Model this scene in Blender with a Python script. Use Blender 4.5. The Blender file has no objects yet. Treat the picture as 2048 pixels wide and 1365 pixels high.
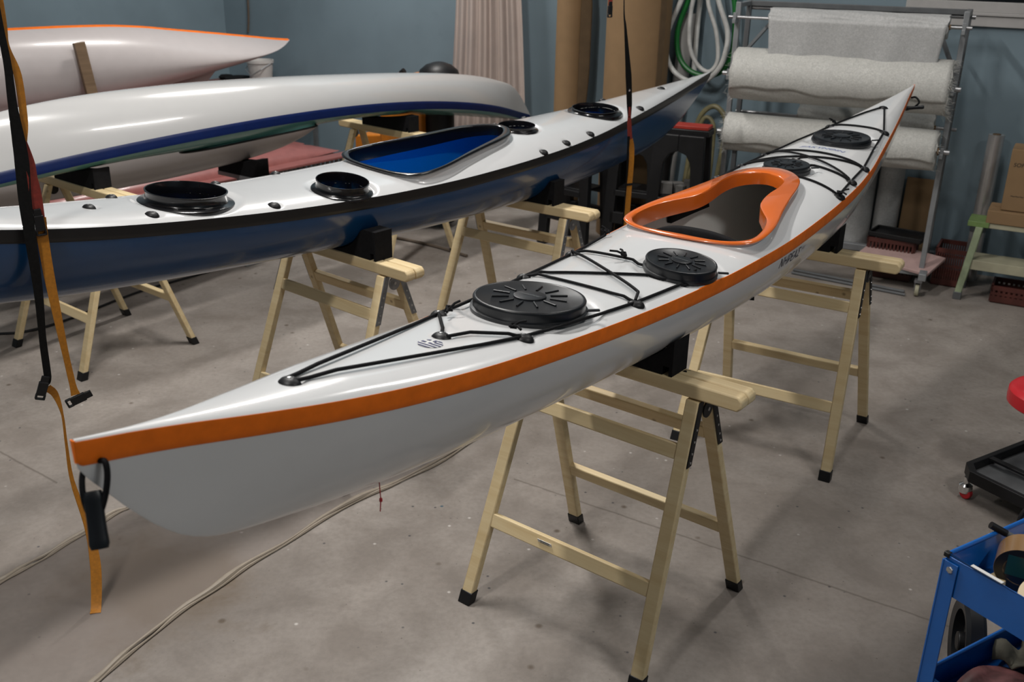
import bpy, bmesh, math, random
import numpy as np
from mathutils import Vector, Matrix
random.seed(7)
U = 0.9
scene = bpy.context.scene
COL = scene.collection
PI = math.pi

# ------------------------------------------------------------------ materials
def s2l(c):
    return tuple(((v/255)/12.92 if v/255 <= 0.04045 else ((v/255+0.055)/1.055)**2.4) for v in c)
def new_mat(name):
    m = bpy.data.materials.new(name); m.use_nodes = True
    nt = m.node_tree; b = nt.nodes['Principled BSDF']
    return m, nt, b
def N(nt, typ, **kw):
    n = nt.nodes.new(typ)
    for k, v in kw.items(): setattr(n, k, v)
    return n
def mixc(nt, fac, a, b, mode='MIX'):
    n = nt.nodes.new('ShaderNodeMix'); n.data_type = 'RGBA'; n.blend_type = mode
    for sock, v in ((n.inputs[0], fac), (n.inputs[6], a), (n.inputs[7], b)):
        if hasattr(v, 'links') or hasattr(v, 'is_linked'): nt.links.new(v, sock)
        elif isinstance(v, (int, float)): sock.default_value = v
        else: sock.default_value = (*v, 1) if len(v) == 3 else v
    return n.outputs[2]
def ramp(nt, src, stops):
    r = nt.nodes.new('ShaderNodeValToRGB'); nt.links.new(src, r.inputs[0])
    e = r.color_ramp.elements
    while len(e) < len(stops): e.new(0.5)
    for el, (p, v) in zip(e, stops):
        el.position = p; el.color = (v, v, v, 1) if isinstance(v, (int, float)) else (*v, 1)
    return r.outputs[0]
def noise(nt, scale, detail=4, rough=0.55, vec=None, dist=0.0):
    n = nt.nodes.new('ShaderNodeTexNoise'); n.inputs['Scale'].default_value = scale
    n.inputs['Detail'].default_value = detail; n.inputs['Roughness'].default_value = rough
    n.inputs['Distortion'].default_value = dist
    if vec is not None: nt.links.new(vec, n.inputs['Vector'])
    return n.outputs['Fac']
def coords(nt, scale=(1, 1, 1), kind='Object'):
    t = nt.nodes.new('ShaderNodeTexCoord'); mp = nt.nodes.new('ShaderNodeMapping')
    mp.inputs['Scale'].default_value = scale
    nt.links.new(t.outputs[kind], mp.inputs[0]); return mp.outputs[0]
def bump(nt, b, h, strength=0.2, dist=0.01):
    n = nt.nodes.new('ShaderNodeBump'); n.inputs['Strength'].default_value = strength
    n.inputs['Distance'].default_value = dist
    nt.links.new(h, n.inputs['Height']); nt.links.new(n.outputs[0], b.inputs['Normal'])
def plain(name, col, rough=0.5, metal=0.0, coat=0.0, var=0.12, nscale=14, bmp=0.0, spec=0.5, back=None):
    m, nt, b = new_mat(name)
    v = coords(nt)
    f = noise(nt, nscale, 3, vec=v)
    c = mixc(nt, ramp(nt, f, [(0.3, 0.0), (0.7, 1.0)]), tuple(x*(1-var) for x in col), tuple(min(1, x*(1+var)) for x in col))
    if back is not None:
        g = nt.nodes.new('ShaderNodeNewGeometry')
        c = mixc(nt, g.outputs['Backfacing'], c, back)
    nt.links.new(c, b.inputs['Base Color'])
    b.inputs['Roughness'].default_value = rough; b.inputs['Metallic'].default_value = metal
    b.inputs['Coat Weight'].default_value = coat; b.inputs['Coat Roughness'].default_value = 0.06
    b.inputs['Specular IOR Level'].default_value = spec
    if bmp: bump(nt, b, noise(nt, nscale*6, 3, vec=v), bmp, 0.004)
    return m
def wood(name, light, dark, scale=1.0):
    m, nt, b = new_mat(name)
    v = coords(nt, (2.2*scale, 30*scale, 30*scale))
    f = noise(nt, 1.0, 5, 0.6, v, 0.6)
    big = noise(nt, 2.3, 2, vec=coords(nt))
    c = mixc(nt, ramp(nt, f, [(0.35, 0.0), (0.68, 1.0)]), light, dark)
    c = mixc(nt, ramp(nt, big, [(0.35, 0.0), (0.75, 0.45)]), c, tuple(x*0.8 for x in light))
    vo = nt.nodes.new('ShaderNodeTexVoronoi'); vo.inputs['Scale'].default_value = 5.0
    nt.links.new(coords(nt), vo.inputs['Vector'])
    c = mixc(nt, ramp(nt, vo.outputs['Distance'], [(0.0, 1.0), (0.06, 0.0)]), c, (0.16, 0.09, 0.04))
    nt.links.new(c, b.inputs['Base Color']); b.inputs['Roughness'].default_value = 0.55
    bump(nt, b, f, 0.12, 0.003)
    return m
M = {}
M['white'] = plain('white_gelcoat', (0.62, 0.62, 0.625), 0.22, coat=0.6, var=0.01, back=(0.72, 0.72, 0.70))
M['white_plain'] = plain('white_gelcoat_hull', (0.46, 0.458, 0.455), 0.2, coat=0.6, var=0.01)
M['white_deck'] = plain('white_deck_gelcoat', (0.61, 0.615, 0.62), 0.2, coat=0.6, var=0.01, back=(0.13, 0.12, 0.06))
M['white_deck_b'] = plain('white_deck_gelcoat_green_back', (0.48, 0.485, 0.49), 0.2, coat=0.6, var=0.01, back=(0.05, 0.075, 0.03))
M['navy'] = plain('navy_gelcoat', (0.004, 0.045, 0.135), 0.2, coat=0.3, var=0.04, back=(0.006, 0.24, 0.66))  # back: same blue gelcoat, with the lit look of the interior put into its colour
M['teal'] = plain('teal_gelcoat', (0.10, 0.27, 0.24), 0.25, coat=0.4, var=0.05)
M['white_pinkish'] = plain('white_hull_dull', (0.50, 0.46, 0.455), 0.3, coat=0.3, var=0.02)
M['orange_tape'] = plain('orange_tape', (0.86, 0.175, 0.010), 0.5, coat=0.0, spec=0.2, var=0.1, nscale=22, bmp=0.08)
M['black_tape'] = plain('black_tape', (0.006, 0.006, 0.007), 0.4, var=0.1)
M['navy_tape'] = plain('navy_tape', (0.002, 0.010, 0.065), 0.4, coat=0.0, spec=0.3, var=0.1)
M['white_tape'] = plain('white_tape', (0.6, 0.58, 0.56), 0.4)
M['orange_gloss'] = plain('orange_gelcoat', (0.64, 0.13, 0.015), 0.2, coat=0.8, var=0.02)
M['black_gloss'] = plain('black_gelcoat', (0.004, 0.004, 0.005), 0.2, coat=0.25, var=0.1, spec=0.35)
M['rubber'] = plain('black_rubber', (0.006, 0.007, 0.009), 0.36, var=0.15, nscale=30, bmp=0.02, spec=0.4)
M['black'] = plain('black_plastic', (0.007, 0.007, 0.008), 0.45, var=0.15, spec=0.35)
M['blackfoam'] = plain('black_foam', (0.008, 0.008, 0.009), 0.9, var=0.2, nscale=40, bmp=0.2, spec=0.15)
M['cord'] = plain('black_cord', (0.005, 0.005, 0.006), 0.7, var=0.3, nscale=200, spec=0.15)
M['wood'] = wood('pine_wood', (0.74, 0.60, 0.36), (0.62, 0.46, 0.24))
M['wood_old'] = wood('old_wood', (0.20, 0.13, 0.075), (0.12, 0.075, 0.04))
M['galv'] = plain('galvanised_steel', (0.30, 0.31, 0.33), 0.4, 0.9, var=0.25, nscale=30)
M['steel'] = plain('bare_steel', (0.42, 0.42, 0.43), 0.38, 0.85, var=0.15)
M['chrome'] = plain('chrome', (0.8, 0.8, 0.8), 0.12, 1.0, var=0.02)
M['greymetal'] = plain('grey_painted_steel', (0.27, 0.28, 0.29), 0.45, 0.4, var=0.12)
M['greymetal_d'] = plain('dark_grey_steel', (0.12, 0.125, 0.13), 0.5, 0.3, var=0.12)
M['screw'] = plain('screw_metal', (0.6, 0.6, 0.6), 0.3, 0.9)
M['card'] = plain('cardboard', (0.235, 0.145, 0.07), 0.8, var=0.08, nscale=5)
M['card_d'] = plain('cardboard_inside', (0.11, 0.07, 0.035), 0.85, var=0.12)
M['card_tape'] = plain('brown_parcel_tape', (0.22, 0.12, 0.055), 0.35, var=0.05)
M['ink'] = plain('black_ink', (0.02, 0.018, 0.015), 0.8)
M['ink_blue'] = plain('navy_ink', (0.012, 0.016, 0.09), 0.6)
M['ink_pen'] = plain('blue_pen', (0.10, 0.13, 0.30), 0.6)
M['ink_dark'] = plain('dark_lettering', (0.02, 0.025, 0.05), 0.5)
M['ink_grey'] = plain('grey_lettering', (0.25, 0.25, 0.28), 0.5)
M['sticker'] = plain('white_sticker', (0.6, 0.6, 0.59), 0.4, var=0.02)
M['yellow_strap'] = plain('amber_webbing', (0.42, 0.16, 0.008), 0.65, var=0.15, nscale=90, bmp=0.15)
M['red_strap'] = plain('red_webbing', (0.20, 0.02, 0.012), 0.7, var=0.2, nscale=90, bmp=0.15)
M['black_strap'] = plain('black_webbing', (0.006, 0.006, 0.006), 0.7, var=0.3, nscale=90, bmp=0.15, spec=0.15)
M['red_cord'] = plain('red_cord', (0.45, 0.02, 0.03), 0.6)
M['red'] = plain('red_vinyl', (0.50, 0.012, 0.02), 0.4, coat=0.2, var=0.05)
M['red_plastic'] = plain('red_plastic', (0.30, 0.022, 0.012), 0.5)
M['orange_dull'] = plain('orange_casing', (0.50, 0.16, 0.01), 0.5)
M['blue_paint'] = plain('blue_painted_steel', (0.005, 0.105, 0.40), 0.35, coat=0.3, var=0.06)
M['green_paint'] = plain('worn_green_paint', (0.27, 0.32, 0.20), 0.5, var=0.3, nscale=9)
M['green_strip'] = plain('bright_green_paint', (0.14, 0.22, 0.07), 0.5, var=0.2)
M['cream_paint'] = plain('worn_cream_paint', (0.36, 0.34, 0.24), 0.55, var=0.15, nscale=7)
M['crate'] = plain('dark_red_plastic', (0.075, 0.018, 0.013), 0.5, var=0.2)
M['pinkfoam'] = plain('pink_foam_sheet', (0.46, 0.31, 0.29), 0.75, var=0.08)
M['pink'] = plain('pink_gelcoat', (0.33, 0.12, 0.11), 0.35, coat=0.2, var=0.1)
M['greypanel'] = plain('grey_corrugated', (0.22, 0.22, 0.22), 0.55, var=0.2)
M['greyfoam'] = plain('grey_foam_offcut', (0.10, 0.095, 0.09), 0.9, var=0.25)
M['tapecream'] = plain('cream_masking_tape', (0.62, 0.50, 0.33), 0.6, var=0.05)
M['tapecore'] = plain('blue_core_label', (0.005, 0.015, 0.12), 0.5)
M['tapebrown'] = plain('brown_tape_film', (0.20, 0.115, 0.05), 0.22, coat=0.4, var=0.05)
M['greenlabel'] = plain('dark_green_label', (0.01, 0.05, 0.03), 0.3)
M['cloth'] = plain('olive_rag', (0.085, 0.08, 0.06), 0.9, var=0.25, nscale=9, bmp=0.3)
M['maroon'] = plain('maroon_abrasive', (0.10, 0.035, 0.035), 0.55, var=0.6, nscale=18)
M['hose_white'] = plain('white_hose', (0.58, 0.58, 0.56), 0.45, var=0.25, nscale=9)
M['hose_green'] = plain('green_hose', (0.006, 0.13, 0.022), 0.4, var=0.25, nscale=6)
M['hose_yellow'] = plain('yellowed_hose', (0.26, 0.23, 0.12), 0.5, var=0.3, nscale=8)
M['rope'] = plain('brown_rope', (0.10, 0.075, 0.055), 0.8)
M['plaster'] = plain('white_window_frame', (0.40, 0.385, 0.375), 0.45, var=0.05)
M['glass_dark'] = plain('dark_window_pane', (0.004, 0.004, 0.005), 0.1)
M['bucket'] = plain('white_bucket_plastic', (0.52, 0.50, 0.48), 0.45, var=0.05)
M['shelf'] = plain('reddish_shelf_board', (0.13, 0.065, 0.06), 0.6)
M['ceil'] = plain('ceiling_paint', (0.7, 0.7, 0.7), 0.9)
M['lampwhite'] = plain('lamp_housing', (0.6, 0.6, 0.6), 0.5)

# fibreglass mat
def mat_glassfibre(name, base, bstr=0.5):
    m, nt, b = new_mat(name)
    v = coords(nt)
    f1 = noise(nt, 60, 4, 0.7, v, 1.5); f2 = noise(nt, 6, 3, vec=v)
    c = mixc(nt, ramp(nt, f1, [(0.35, 0.0), (0.72, 1.0)]), tuple(x*0.78 for x in base), tuple(min(1, x*1.22) for x in base))
    c = mixc(nt, ramp(nt, f2, [(0.35, 0.35), (0.7, 0.0)]), c, tuple(x*0.8 for x in base))
    nt.links.new(c, b.inputs['Base Color']); b.inputs['Roughness'].default_value = 0.48
    b.inputs['Subsurface Weight'].default_value = 0.0
    bump(nt, b, f1, bstr, 0.006)
    return m
M['fibre'] = mat_glassfibre('fibreglass_mat', (0.49, 0.485, 0.455))
M['fibre_smooth'] = mat_glassfibre('woven_glass_cloth', (0.42, 0.42, 0.415), 0.05)

# translucent plastic film and curtain
def mat_film(name, col, alpha, rough=0.35, nscale=3.0):
    m, nt, b = new_mat(name)
    v = coords(nt); f = noise(nt, nscale, 5, 0.6, v)
    nt.links.new(mixc(nt, f, tuple(x*0.85 for x in col), col), b.inputs['Base Color'])
    b.inputs['Roughness'].default_value = rough; b.inputs['Specular IOR Level'].default_value = 0.25
    a = nt.nodes.new('ShaderNodeMapRange'); nt.links.new(f, a.inputs[0])
    a.inputs[3].default_value = max(0, alpha-0.12); a.inputs[4].default_value = min(1, alpha+0.12)
    nt.links.new(a.outputs[0], b.inputs['Alpha'])
    return m
M['film'] = mat_film('clear_floor_film', (0.36, 0.305, 0.275), 0.30, 0.5)
M['film_edge'] = mat_film('rolled_film_edge', (0.42, 0.36, 0.29), 0.75, 0.4, 20)
M['curtain'] = mat_film('pinkish_plastic_curtain', (0.62, 0.50, 0.44), 0.72, 0.4)
M['greyfilm'] = mat_film('grey_film_roll', (0.36, 0.35, 0.34), 0.95, 0.3)
M['clearroll'] = plain('clear_film_roll', (0.50, 0.49, 0.485), 0.22, 0.55, var=0.12, nscale=6)

# floor concrete
def mat_floor():
    m, nt, b = new_mat('worn_concrete')
    v = coords(nt)
    big = noise(nt, 0.55, 5, 0.6, v, 0.4); mid = noise(nt, 3.0, 6, 0.65, v, 0.3); fine = noise(nt, 45, 4, 0.6, v)
    c = mixc(nt, ramp(nt, big, [(0.32, 0.0), (0.68, 1.0)]), (0.225, 0.198, 0.176), (0.335, 0.30, 0.271))
    c = mixc(nt, ramp(nt, mid, [(0.42, 0.0), (0.62, 0.6)]), c, (0.165, 0.14, 0.12))
    c = mixc(nt, ramp(nt, fine, [(0.3, 0.35), (0.6, 0.0)]), c, (0.16, 0.14, 0.125))
    # pale worn patches
    pa = noise(nt, 2.1, 7, 0.75, coords(nt, (1, 1.6, 1)), 0.6)
    c = mixc(nt, ramp(nt, pa, [(0.64, 0.0), (0.76, 0.4)]), c, (0.40, 0.365, 0.335))
    # dark specks of resin
    for sc, lo, hi, col in ((9, 0.03, 0.065, (0.05, 0.05, 0.055)), (4.1, 0.03, 0.07, (0.10, 0.075, 0.055)), (7, 0.02, 0.06, (0.55, 0.52, 0.49)), (2.3, 0.012, 0.022, (0.03, 0.08, 0.12)), (19, 0.03, 0.07, (0.12, 0.10, 0.085))):
        vo = nt.nodes.new('ShaderNodeTexVoronoi'); vo.inputs['Scale'].default_value = sc
        vo.inputs['Randomness'].default_value = 1.0
        mp = nt.nodes.new('ShaderNodeMapping'); mp.inputs['Location'].default_value = (sc*1.7, sc*0.3, 0)
        nt.links.new(v, mp.inputs[0]); nt.links.new(mp.outputs[0], vo.inputs['Vector'])
        c = mixc(nt, ramp(nt, vo.outputs['Distance'], [(lo, 0.85), (hi, 0.0)]), c, col)
    # wet-looking brown stain
    dn = nt.nodes.new('ShaderNodeVectorMath'); dn.operation = 'DISTANCE'
    wv = nt.nodes.new('ShaderNodeMapping'); wv.inputs['Rotation'].default_value = (0, 0, -0.6)
    wv.inputs['Scale'].default_value = (1, 1, 1)
    nt.links.new(v, dn.inputs[0]); dn.inputs[1].default_value = (-1.28, 3.03, 0)
    add = nt.nodes.new('ShaderNodeMath'); add.operation = 'MULTIPLY_ADD'
    nt.links.new(mid, add.inputs[0]); add.inputs[1].default_value = 0.9; nt.links.new(dn.outputs['Value'], add.inputs[2])
    c = mixc(nt, ramp(nt, add.outputs[0], [(0.64, 0.8), (0.86, 0.0)]), c, (0.13, 0.095, 0.062))
    # saw-cut joints
    for (px, py, ang, x0, x1) in ((0.124, 3.773, -0.565, 0.02, 9), (-2.32, 3.99, -0.62, -9, -1.95)):
        se = nt.nodes.new('ShaderNodeVectorMath'); se.operation = 'DOT_PRODUCT'
        sb = nt.nodes.new('ShaderNodeVectorMath'); sb.operation = 'SUBTRACT'
        nt.links.new(v, sb.inputs[0]); sb.inputs[1].default_value = (px, py, 0)
        nt.links.new(sb.outputs[0], se.inputs[0]); se.inputs[1].default_value = (-math.sin(ang), math.cos(ang), 0)
        wob = nt.nodes.new('ShaderNodeMath'); wob.operation = 'MULTIPLY_ADD'
        nt.links.new(mid, wob.inputs[0]); wob.inputs[1].default_value = 0.03; nt.links.new(se.outputs['Value'], wob.inputs[2])
        ab = nt.nodes.new('ShaderNodeMath'); ab.operation = 'ABSOLUTE'
        sh = nt.nodes.new('ShaderNodeMath'); sh.operation = 'SUBTRACT'; sh.inputs[1].default_value = 0.015
        nt.links.new(wob.outputs[0], sh.inputs[0]); nt.links.new(sh.outputs[0], ab.inputs[0])
        sx = nt.nodes.new('ShaderNodeSeparateXYZ'); nt.links.new(v, sx.inputs[0])
        mk = []
        for op, th in (('GREATER_THAN', x0), ('LESS_THAN', x1)):
            q = nt.nodes.new('ShaderNodeMath'); q.operation = op; q.inputs[1].default_value = th; nt.links.new(sx.outputs[0], q.inputs[0]); mk.append(q)
        pr = nt.nodes.new('ShaderNodeMath'); pr.operation = 'MULTIPLY'; nt.links.new(mk[0].outputs[0], pr.inputs[0]); nt.links.new(mk[1].outputs[0], pr.inputs[1])
        pm = nt.nodes.new('ShaderNodeMath'); pm.operation = 'MULTIPLY'; nt.links.new(ramp(nt, ab.outputs[0], [(0.002, 0.6), (0.006, 0.0)]), pm.inputs[0]); nt.links.new(pr.outputs[0], pm.inputs[1])
        c = mixc(nt, pm.outputs[0], c, (0.08, 0.065, 0.05))
    nt.links.new(c, b.inputs['Base Color'])
    nt.links.new(ramp(nt, mid, [(0.3, 0.42), (0.7, 0.62)]), b.inputs['Roughness'])
    b.inputs['Specular IOR Level'].default_value = 0.35
    bump(nt, b, fine, 0.08, 0.004)
    return m
M['floor'] = mat_floor()
def mat_wall(name, col):
    m, nt, b = new_mat(name)
    v = coords(nt); f = noise(nt, 0.9, 4, 0.55, v); g = noise(nt, 7, 5, 0.6, v)
    c = mixc(nt, ramp(nt, f, [(0.35, 0.0), (0.65, 1.0)]), tuple(x*0.88 for x in col), tuple(x*1.1 for x in col))
    c = mixc(nt, ramp(nt, g, [(0.62, 0.0), (0.75, 0.25)]), c, tuple(x*0.7 for x in col))
    nt.links.new(c, b.inputs['Base Color']); b.inputs['Roughness'].default_value = 0.55
    bump(nt, b, g, 0.05, 0.004)
    return m
M['wall'] = mat_wall('blue_grey_wall_paint', (0.165, 0.225, 0.262))

# ------------------------------------------------------------------ mesh builder
class MB:
    def __init__(s): s.v = []; s.f = []
    def add(s, vs, fs):
        o = len(s.v); s.v += [tuple(map(float, p)) for p in vs]; s.f += [tuple(i+o for i in f) for f in fs]
        return s
    def hexa(s, p):   # 8 points: bottom 4 ccw, top 4 ccw
        return s.add(p, [(0, 3, 2, 1), (4, 5, 6, 7), (0, 1, 5, 4), (1, 2, 6, 5), (2, 3, 7, 6), (3, 0, 4, 7)])
    def box(s, c, d, R=None):
        hx, hy, hz = d[0]/2, d[1]/2, d[2]/2
        P = [Vector(q) for q in ((-hx, -hy, -hz), (hx, -hy, -hz), (hx, hy, -hz), (-hx, hy, -hz), (-hx, -hy, hz), (hx, -hy, hz), (hx, hy, hz), (-hx, hy, hz))]
        if R is not None: P = [R @ q for q in P]
        return s.hexa([q+Vector(c) for q in P])
    def bar(s, p, q, w, t, up=(0, 0, 1)):
        p, q = Vector(p), Vector(q); d = (q-p).normalized(); u = Vector(up)
        x = d.cross(u)
        if x.length < 1e-4: x = d.cross(Vector((1, 0, 0)))
        x.normalize(); y = x.cross(d)
        c = [-x*w/2-y*t/2, x*w/2-y*t/2, x*w/2+y*t/2, -x*w/2+y*t/2]
        a = [p+k for k in c]; b = [q+k for k in c]
        return s.hexa(a+b)
    def tube(s, pts, r, n=8, closed=False, caps=True):
        P = [Vector(p) for p in pts]; m = len(P); R = r if hasattr(r, '__len__') else [r]*m
        T = []
        for i in range(m):
            if closed: t = P[(i+1) % m]-P[i-1]
            else: t = P[min(i+1, m-1)]-P[max(i-1, 0)]
            T.append(t.normalized() if t.length > 1e-9 else Vector((0, 0, 1)))
        u = T[0].cross(Vector((0, 0, 1)))
        if u.length < 1e-3: u = T[0].cross(Vector((1, 0, 0)))
        u.normalize(); vs = []
        for i in range(m):
            u = u-T[i]*u.dot(T[i])
            if u.length < 1e-6: u = T[i].orthogonal()
            u.normalize(); w = T[i].cross(u)
            for k in range(n):
                a = 2*PI*k/n; vs.append(P[i]+(u*math.cos(a)+w*math.sin(a))*R[i])
        fs = []
        for i in range(m if closed else m-1):
            j = (i+1) % m
            for k in range(n):
                l = (k+1) % n; fs.append((i*n+k, i*n+l, j*n+l, j*n+k))
        if caps and not closed:
            fs.append(tuple(reversed(range(n)))); fs.append(tuple((m-1)*n+k for k in range(n)))
        return s.add(vs, fs)
    def cyl(s, p, q, r, n=20, r2=None): return s.tube([p, q], [r, r if r2 is None else r2], n)
    def lathe(s, prof, n=48, c=(0, 0, 0), sx=1, sy=1, R=None, cap0=True, cap1=True):
        vs = []
        for (r, z) in prof:
            for k in range(n):
                a = 2*PI*k/n; p = Vector((r*math.cos(a)*sx, r*math.sin(a)*sy, z))
                if R is not None: p = R @ p
                vs.append(p+Vector(c))
        fs = []; m = len(prof)
        for i in range(m-1):
            for k in range(n):
                l = (k+1) % n; fs.append((i*n+k, i*n+l, (i+1)*n+l, (i+1)*n+k))
        if cap0: fs.append(tuple(reversed(range(n))))
        if cap1: fs.append(tuple((m-1)*n+k for k in range(n)))
        return s.add(vs, fs)
    def prism(s, poly, ex, org=(0, 0, 0), ax=(1, 0, 0), ay=(0, 0, 1)):
        ax, ay, ex, org = Vector(ax), Vector(ay), Vector(ex), Vector(org)
        a = [org+ax*x+ay*y for x, y in poly]; b = [p+ex for p in a]; n = len(poly)
        return s.add(a+b, [tuple(reversed(range(n))), tuple(range(n, 2*n))]+[(i, (i+1) % n, n+(i+1) % n, n+i) for i in range(n)])
    def grid(s, P):   # P[i][j] points
        m, n = len(P), len(P[0])
        return s.add([p for r in P for p in r], [(i*n+j, i*n+j+1, (i+1)*n+j+1, (i+1)*n+j) for i in range(m-1) for j in range(n-1)])
    def ribbon(s, pts, wid, th=0.002, wdir=None):
        P = [Vector(p) for p in pts]; m = len(P); W = wid if hasattr(wid, '__len__') else [wid]*m
        A = []; Bq = []; C = []; D = []
        for i in range(m):
            t = (P[min(i+1, m-1)]-P[max(i-1, 0)]).normalized()
            d = Vector(wdir[i] if isinstance(wdir, list) else wdir); d = (d-t*d.dot(t)).normalized(); nn = t.cross(d)
            A.append(P[i]-d*W[i]/2-nn*th/2); Bq.append(P[i]+d*W[i]/2-nn*th/2); C.append(P[i]+d*W[i]/2+nn*th/2); D.append(P[i]-d*W[i]/2+nn*th/2)
        vs = [q for i in range(m) for q in (A[i], Bq[i], C[i], D[i])]; fs = [(3, 2, 1, 0), tuple((m-1)*4+k for k in range(4))]
        for i in range(m-1):
            for k in range(4):
                l = (k+1) % 4; fs.append((i*4+k, i*4+l, (i+1)*4+l, (i+1)*4+k))
        return s.add(vs, fs)
    def build(s, name, mat, parent=None, smooth=True, bevel=0.0, sharp=35, loc=None, label=None, fixn=True, seg=2):
        me = bpy.data.meshes.new(name); me.from_pydata(s.v, [], s.f)
        if fixn:
            bm = bmesh.new(); bm.from_mesh(me); bmesh.ops.recalc_face_normals(bm, faces=bm.faces); bm.to_mesh(me); bm.free()
        me.materials.append(M[mat] if isinstance(mat, str) else mat)
        if smooth:
            me.polygons.foreach_set('use_smooth', [True]*len(me.polygons)); me.set_sharp_from_angle(angle=math.radians(sharp))
        o = bpy.data.objects.new(name, me); COL.objects.link(o)
        if parent is not None: o.parent = parent
        if loc is not None: o.location = loc
        if bevel:
            b = o.modifiers.new('bevel', 'BEVEL'); b.width = bevel; b.segments = seg; b.limit_method = 'ANGLE'; b.angle_limit = math.radians(40)
        if label: o['label'] = label
        return o
def tag(o, label, cat, group=None):
    o['label'] = label; o['category'] = cat
    if group: o['group'] = group
    return o
def thing(name, label, cat, loc=(0, 0, 0), rotz=0.0, group=None, mat=None):
    o = bpy.data.objects.new(name, None); COL.objects.link(o); o.empty_display_size = 0.1
    if mat is not None: o.matrix_world = mat
    else: o.location = loc; o.rotation_euler = (0, 0, rotz)
    return tag(o, label, cat, group)
def struct(o): o['kind'] = 'structure'; return o
def copy_tree(o, parent=None):
    c = o.copy(); COL.objects.link(c)
    if parent is not None: c.parent = parent
    for ch in list(o.children): copy_tree(ch, c)
    return c
def text2d(txt, size, shear=0.0, bold=0.0, space=1.0):
    cu = bpy.data.curves.new('lettering', 'FONT'); cu.body = txt; cu.size = size; cu.shear = shear
    cu.space_character = space; cu.offset = bold; cu.align_x = 'CENTER'; cu.align_y = 'CENTER'; cu.resolution_u = 4
    o = bpy.data.objects.new('lettering', cu); COL.objects.link(o)
    dg = bpy.context.evaluated_depsgraph_get(); dg.update()
    me = o.evaluated_get(dg).to_mesh()
    vs = [(v.co.x, v.co.y) for v in me.vertices]; fs = [tuple(p.vertices) for p in me.polygons]
    o.evaluated_get(dg).to_mesh_clear(); bpy.data.objects.remove(o); bpy.data.curves.remove(cu)
    return vs, fs
def text_mesh(txt, size, name, mat, parent, org, ax, ay, th=0.0006, **kw):
    vs, fs = text2d(txt, size, **kw); org, ax, ay = Vector(org), Vector(ax).normalized(), Vector(ay).normalized()
    nz = ax.cross(ay); mb = MB(); n = len(vs)
    top = [org+ax*x+ay*y+nz*th for x, y in vs]
    mb.add(top, fs)
    return mb.build(name, mat, parent, smooth=False, fixn=False)
def curve(pts, n=8, closed=False):   # Catmull-Rom through points
    P = [np.array(p, float) for p in pts]; m = len(P); out = []
    for i in range(m if closed else m-1):
        p0 = P[i-1] if (i > 0 or closed) else P[0]*2-P[1]; p1 = P[i]; p2 = P[(i+1) % m]
        p3 = P[(i+2) % m] if (i+2 < m or closed) else P[-1]*2-P[-2]
        for k in range(n):
            t = k/n
            out.append(0.5*((2*p1)+(-p0+p2)*t+(2*p0-5*p1+4*p2-p3)*t*t+(-p0+3*p1-3*p2+p3)*t**3))
    if not closed: out.append(P[-1])
    return [tuple(p) for p in out]
# ------------------------------------------------------------------ kayak shape (s along the boat, w to its right, z up; in units of U)
def hermite(xs,ys):
    xs=np.array(xs,float);ys=np.array(ys,float);h=np.diff(xs);d=np.diff(ys)/h
    m=np.zeros(len(xs));m[0]=d[0];m[-1]=d[-1]
    for i in range(1,len(xs)-1):
        if d[i-1]*d[i]>0:
            w1=2*h[i]+h[i-1];w2=h[i]+2*h[i-1];m[i]=(w1+w2)/(w1/d[i-1]+w2/d[i])
    def f(x):
        x=np.clip(np.asarray(x,float),xs[0],xs[-1]);i=np.clip(np.searchsorted(xs,x,side='right')-1,0,len(h)-1)
        t=(x-xs[i])/h[i]
        return (2*t**3-3*t**2+1)*ys[i]+(t**3-2*t**2+t)*h[i]*m[i]+(3*t**2-2*t**3)*ys[i+1]+(t**3-t**2)*h[i]*m[i+1]
    return f
SA,SB=-2.104,3.665
ZU=np.polyfit([-2.104,-1.5,-1,0,.8,1.5,2.5,3.68],[1.585,1.482,1.42,1.37,1.375,1.412,1.503,1.665],4)
zu=lambda s:np.polyval(ZU,s)
Bf=hermite([-2.104,-2.0,-1.92,-1.7,-1.5,-1.3,-1.1,-.8,-.46,-.1,.34,.82,1.19,1.63,1.97,2.28,2.75,3.17,3.45,3.665],[.005,.011,.022,.075,.122,.158,.185,.212,.243,.274,.304,.320,.316,.300,.268,.222,.15,.082,.035,.004])
zk=hermite([-2.104,-2.09,-2.065,-2.02,-1.95,-1.884,-1.81,-1.64,-1.41,-1.11,-.6,0,.8,1.5,2.2,2.8,3.1,3.3,3.5,3.665],[1.53,1.505,1.47,1.408,1.325,1.268,1.232,1.191,1.15,1.118,1.09,1.075,1.068,1.075,1.105,1.17,1.245,1.335,1.475,1.625])
crf=hermite([-2.2,0,.4,.9,1.4,1.8,2.3,2.8,3.7],[.004,.006,.012,.035,.055,.045,.022,.008,.002])
HATCH=[(-.61,0,.175),(.10,.16,.128),(1.535,-.004,.107),(2.265,.014,.146)]
FIT = [(-.86, .15), (-.325, .213), (.03, .242), (1.42, .288), (1.647, .268), (1.90, .248), (2.564, .145)]
FITC = [(-1.58, 0), (-1.035, 0), (3.03, 0)]
ALLFIT = [(s, k*w) for s, w in FIT for k in (1, -1)]+FITC
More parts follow.
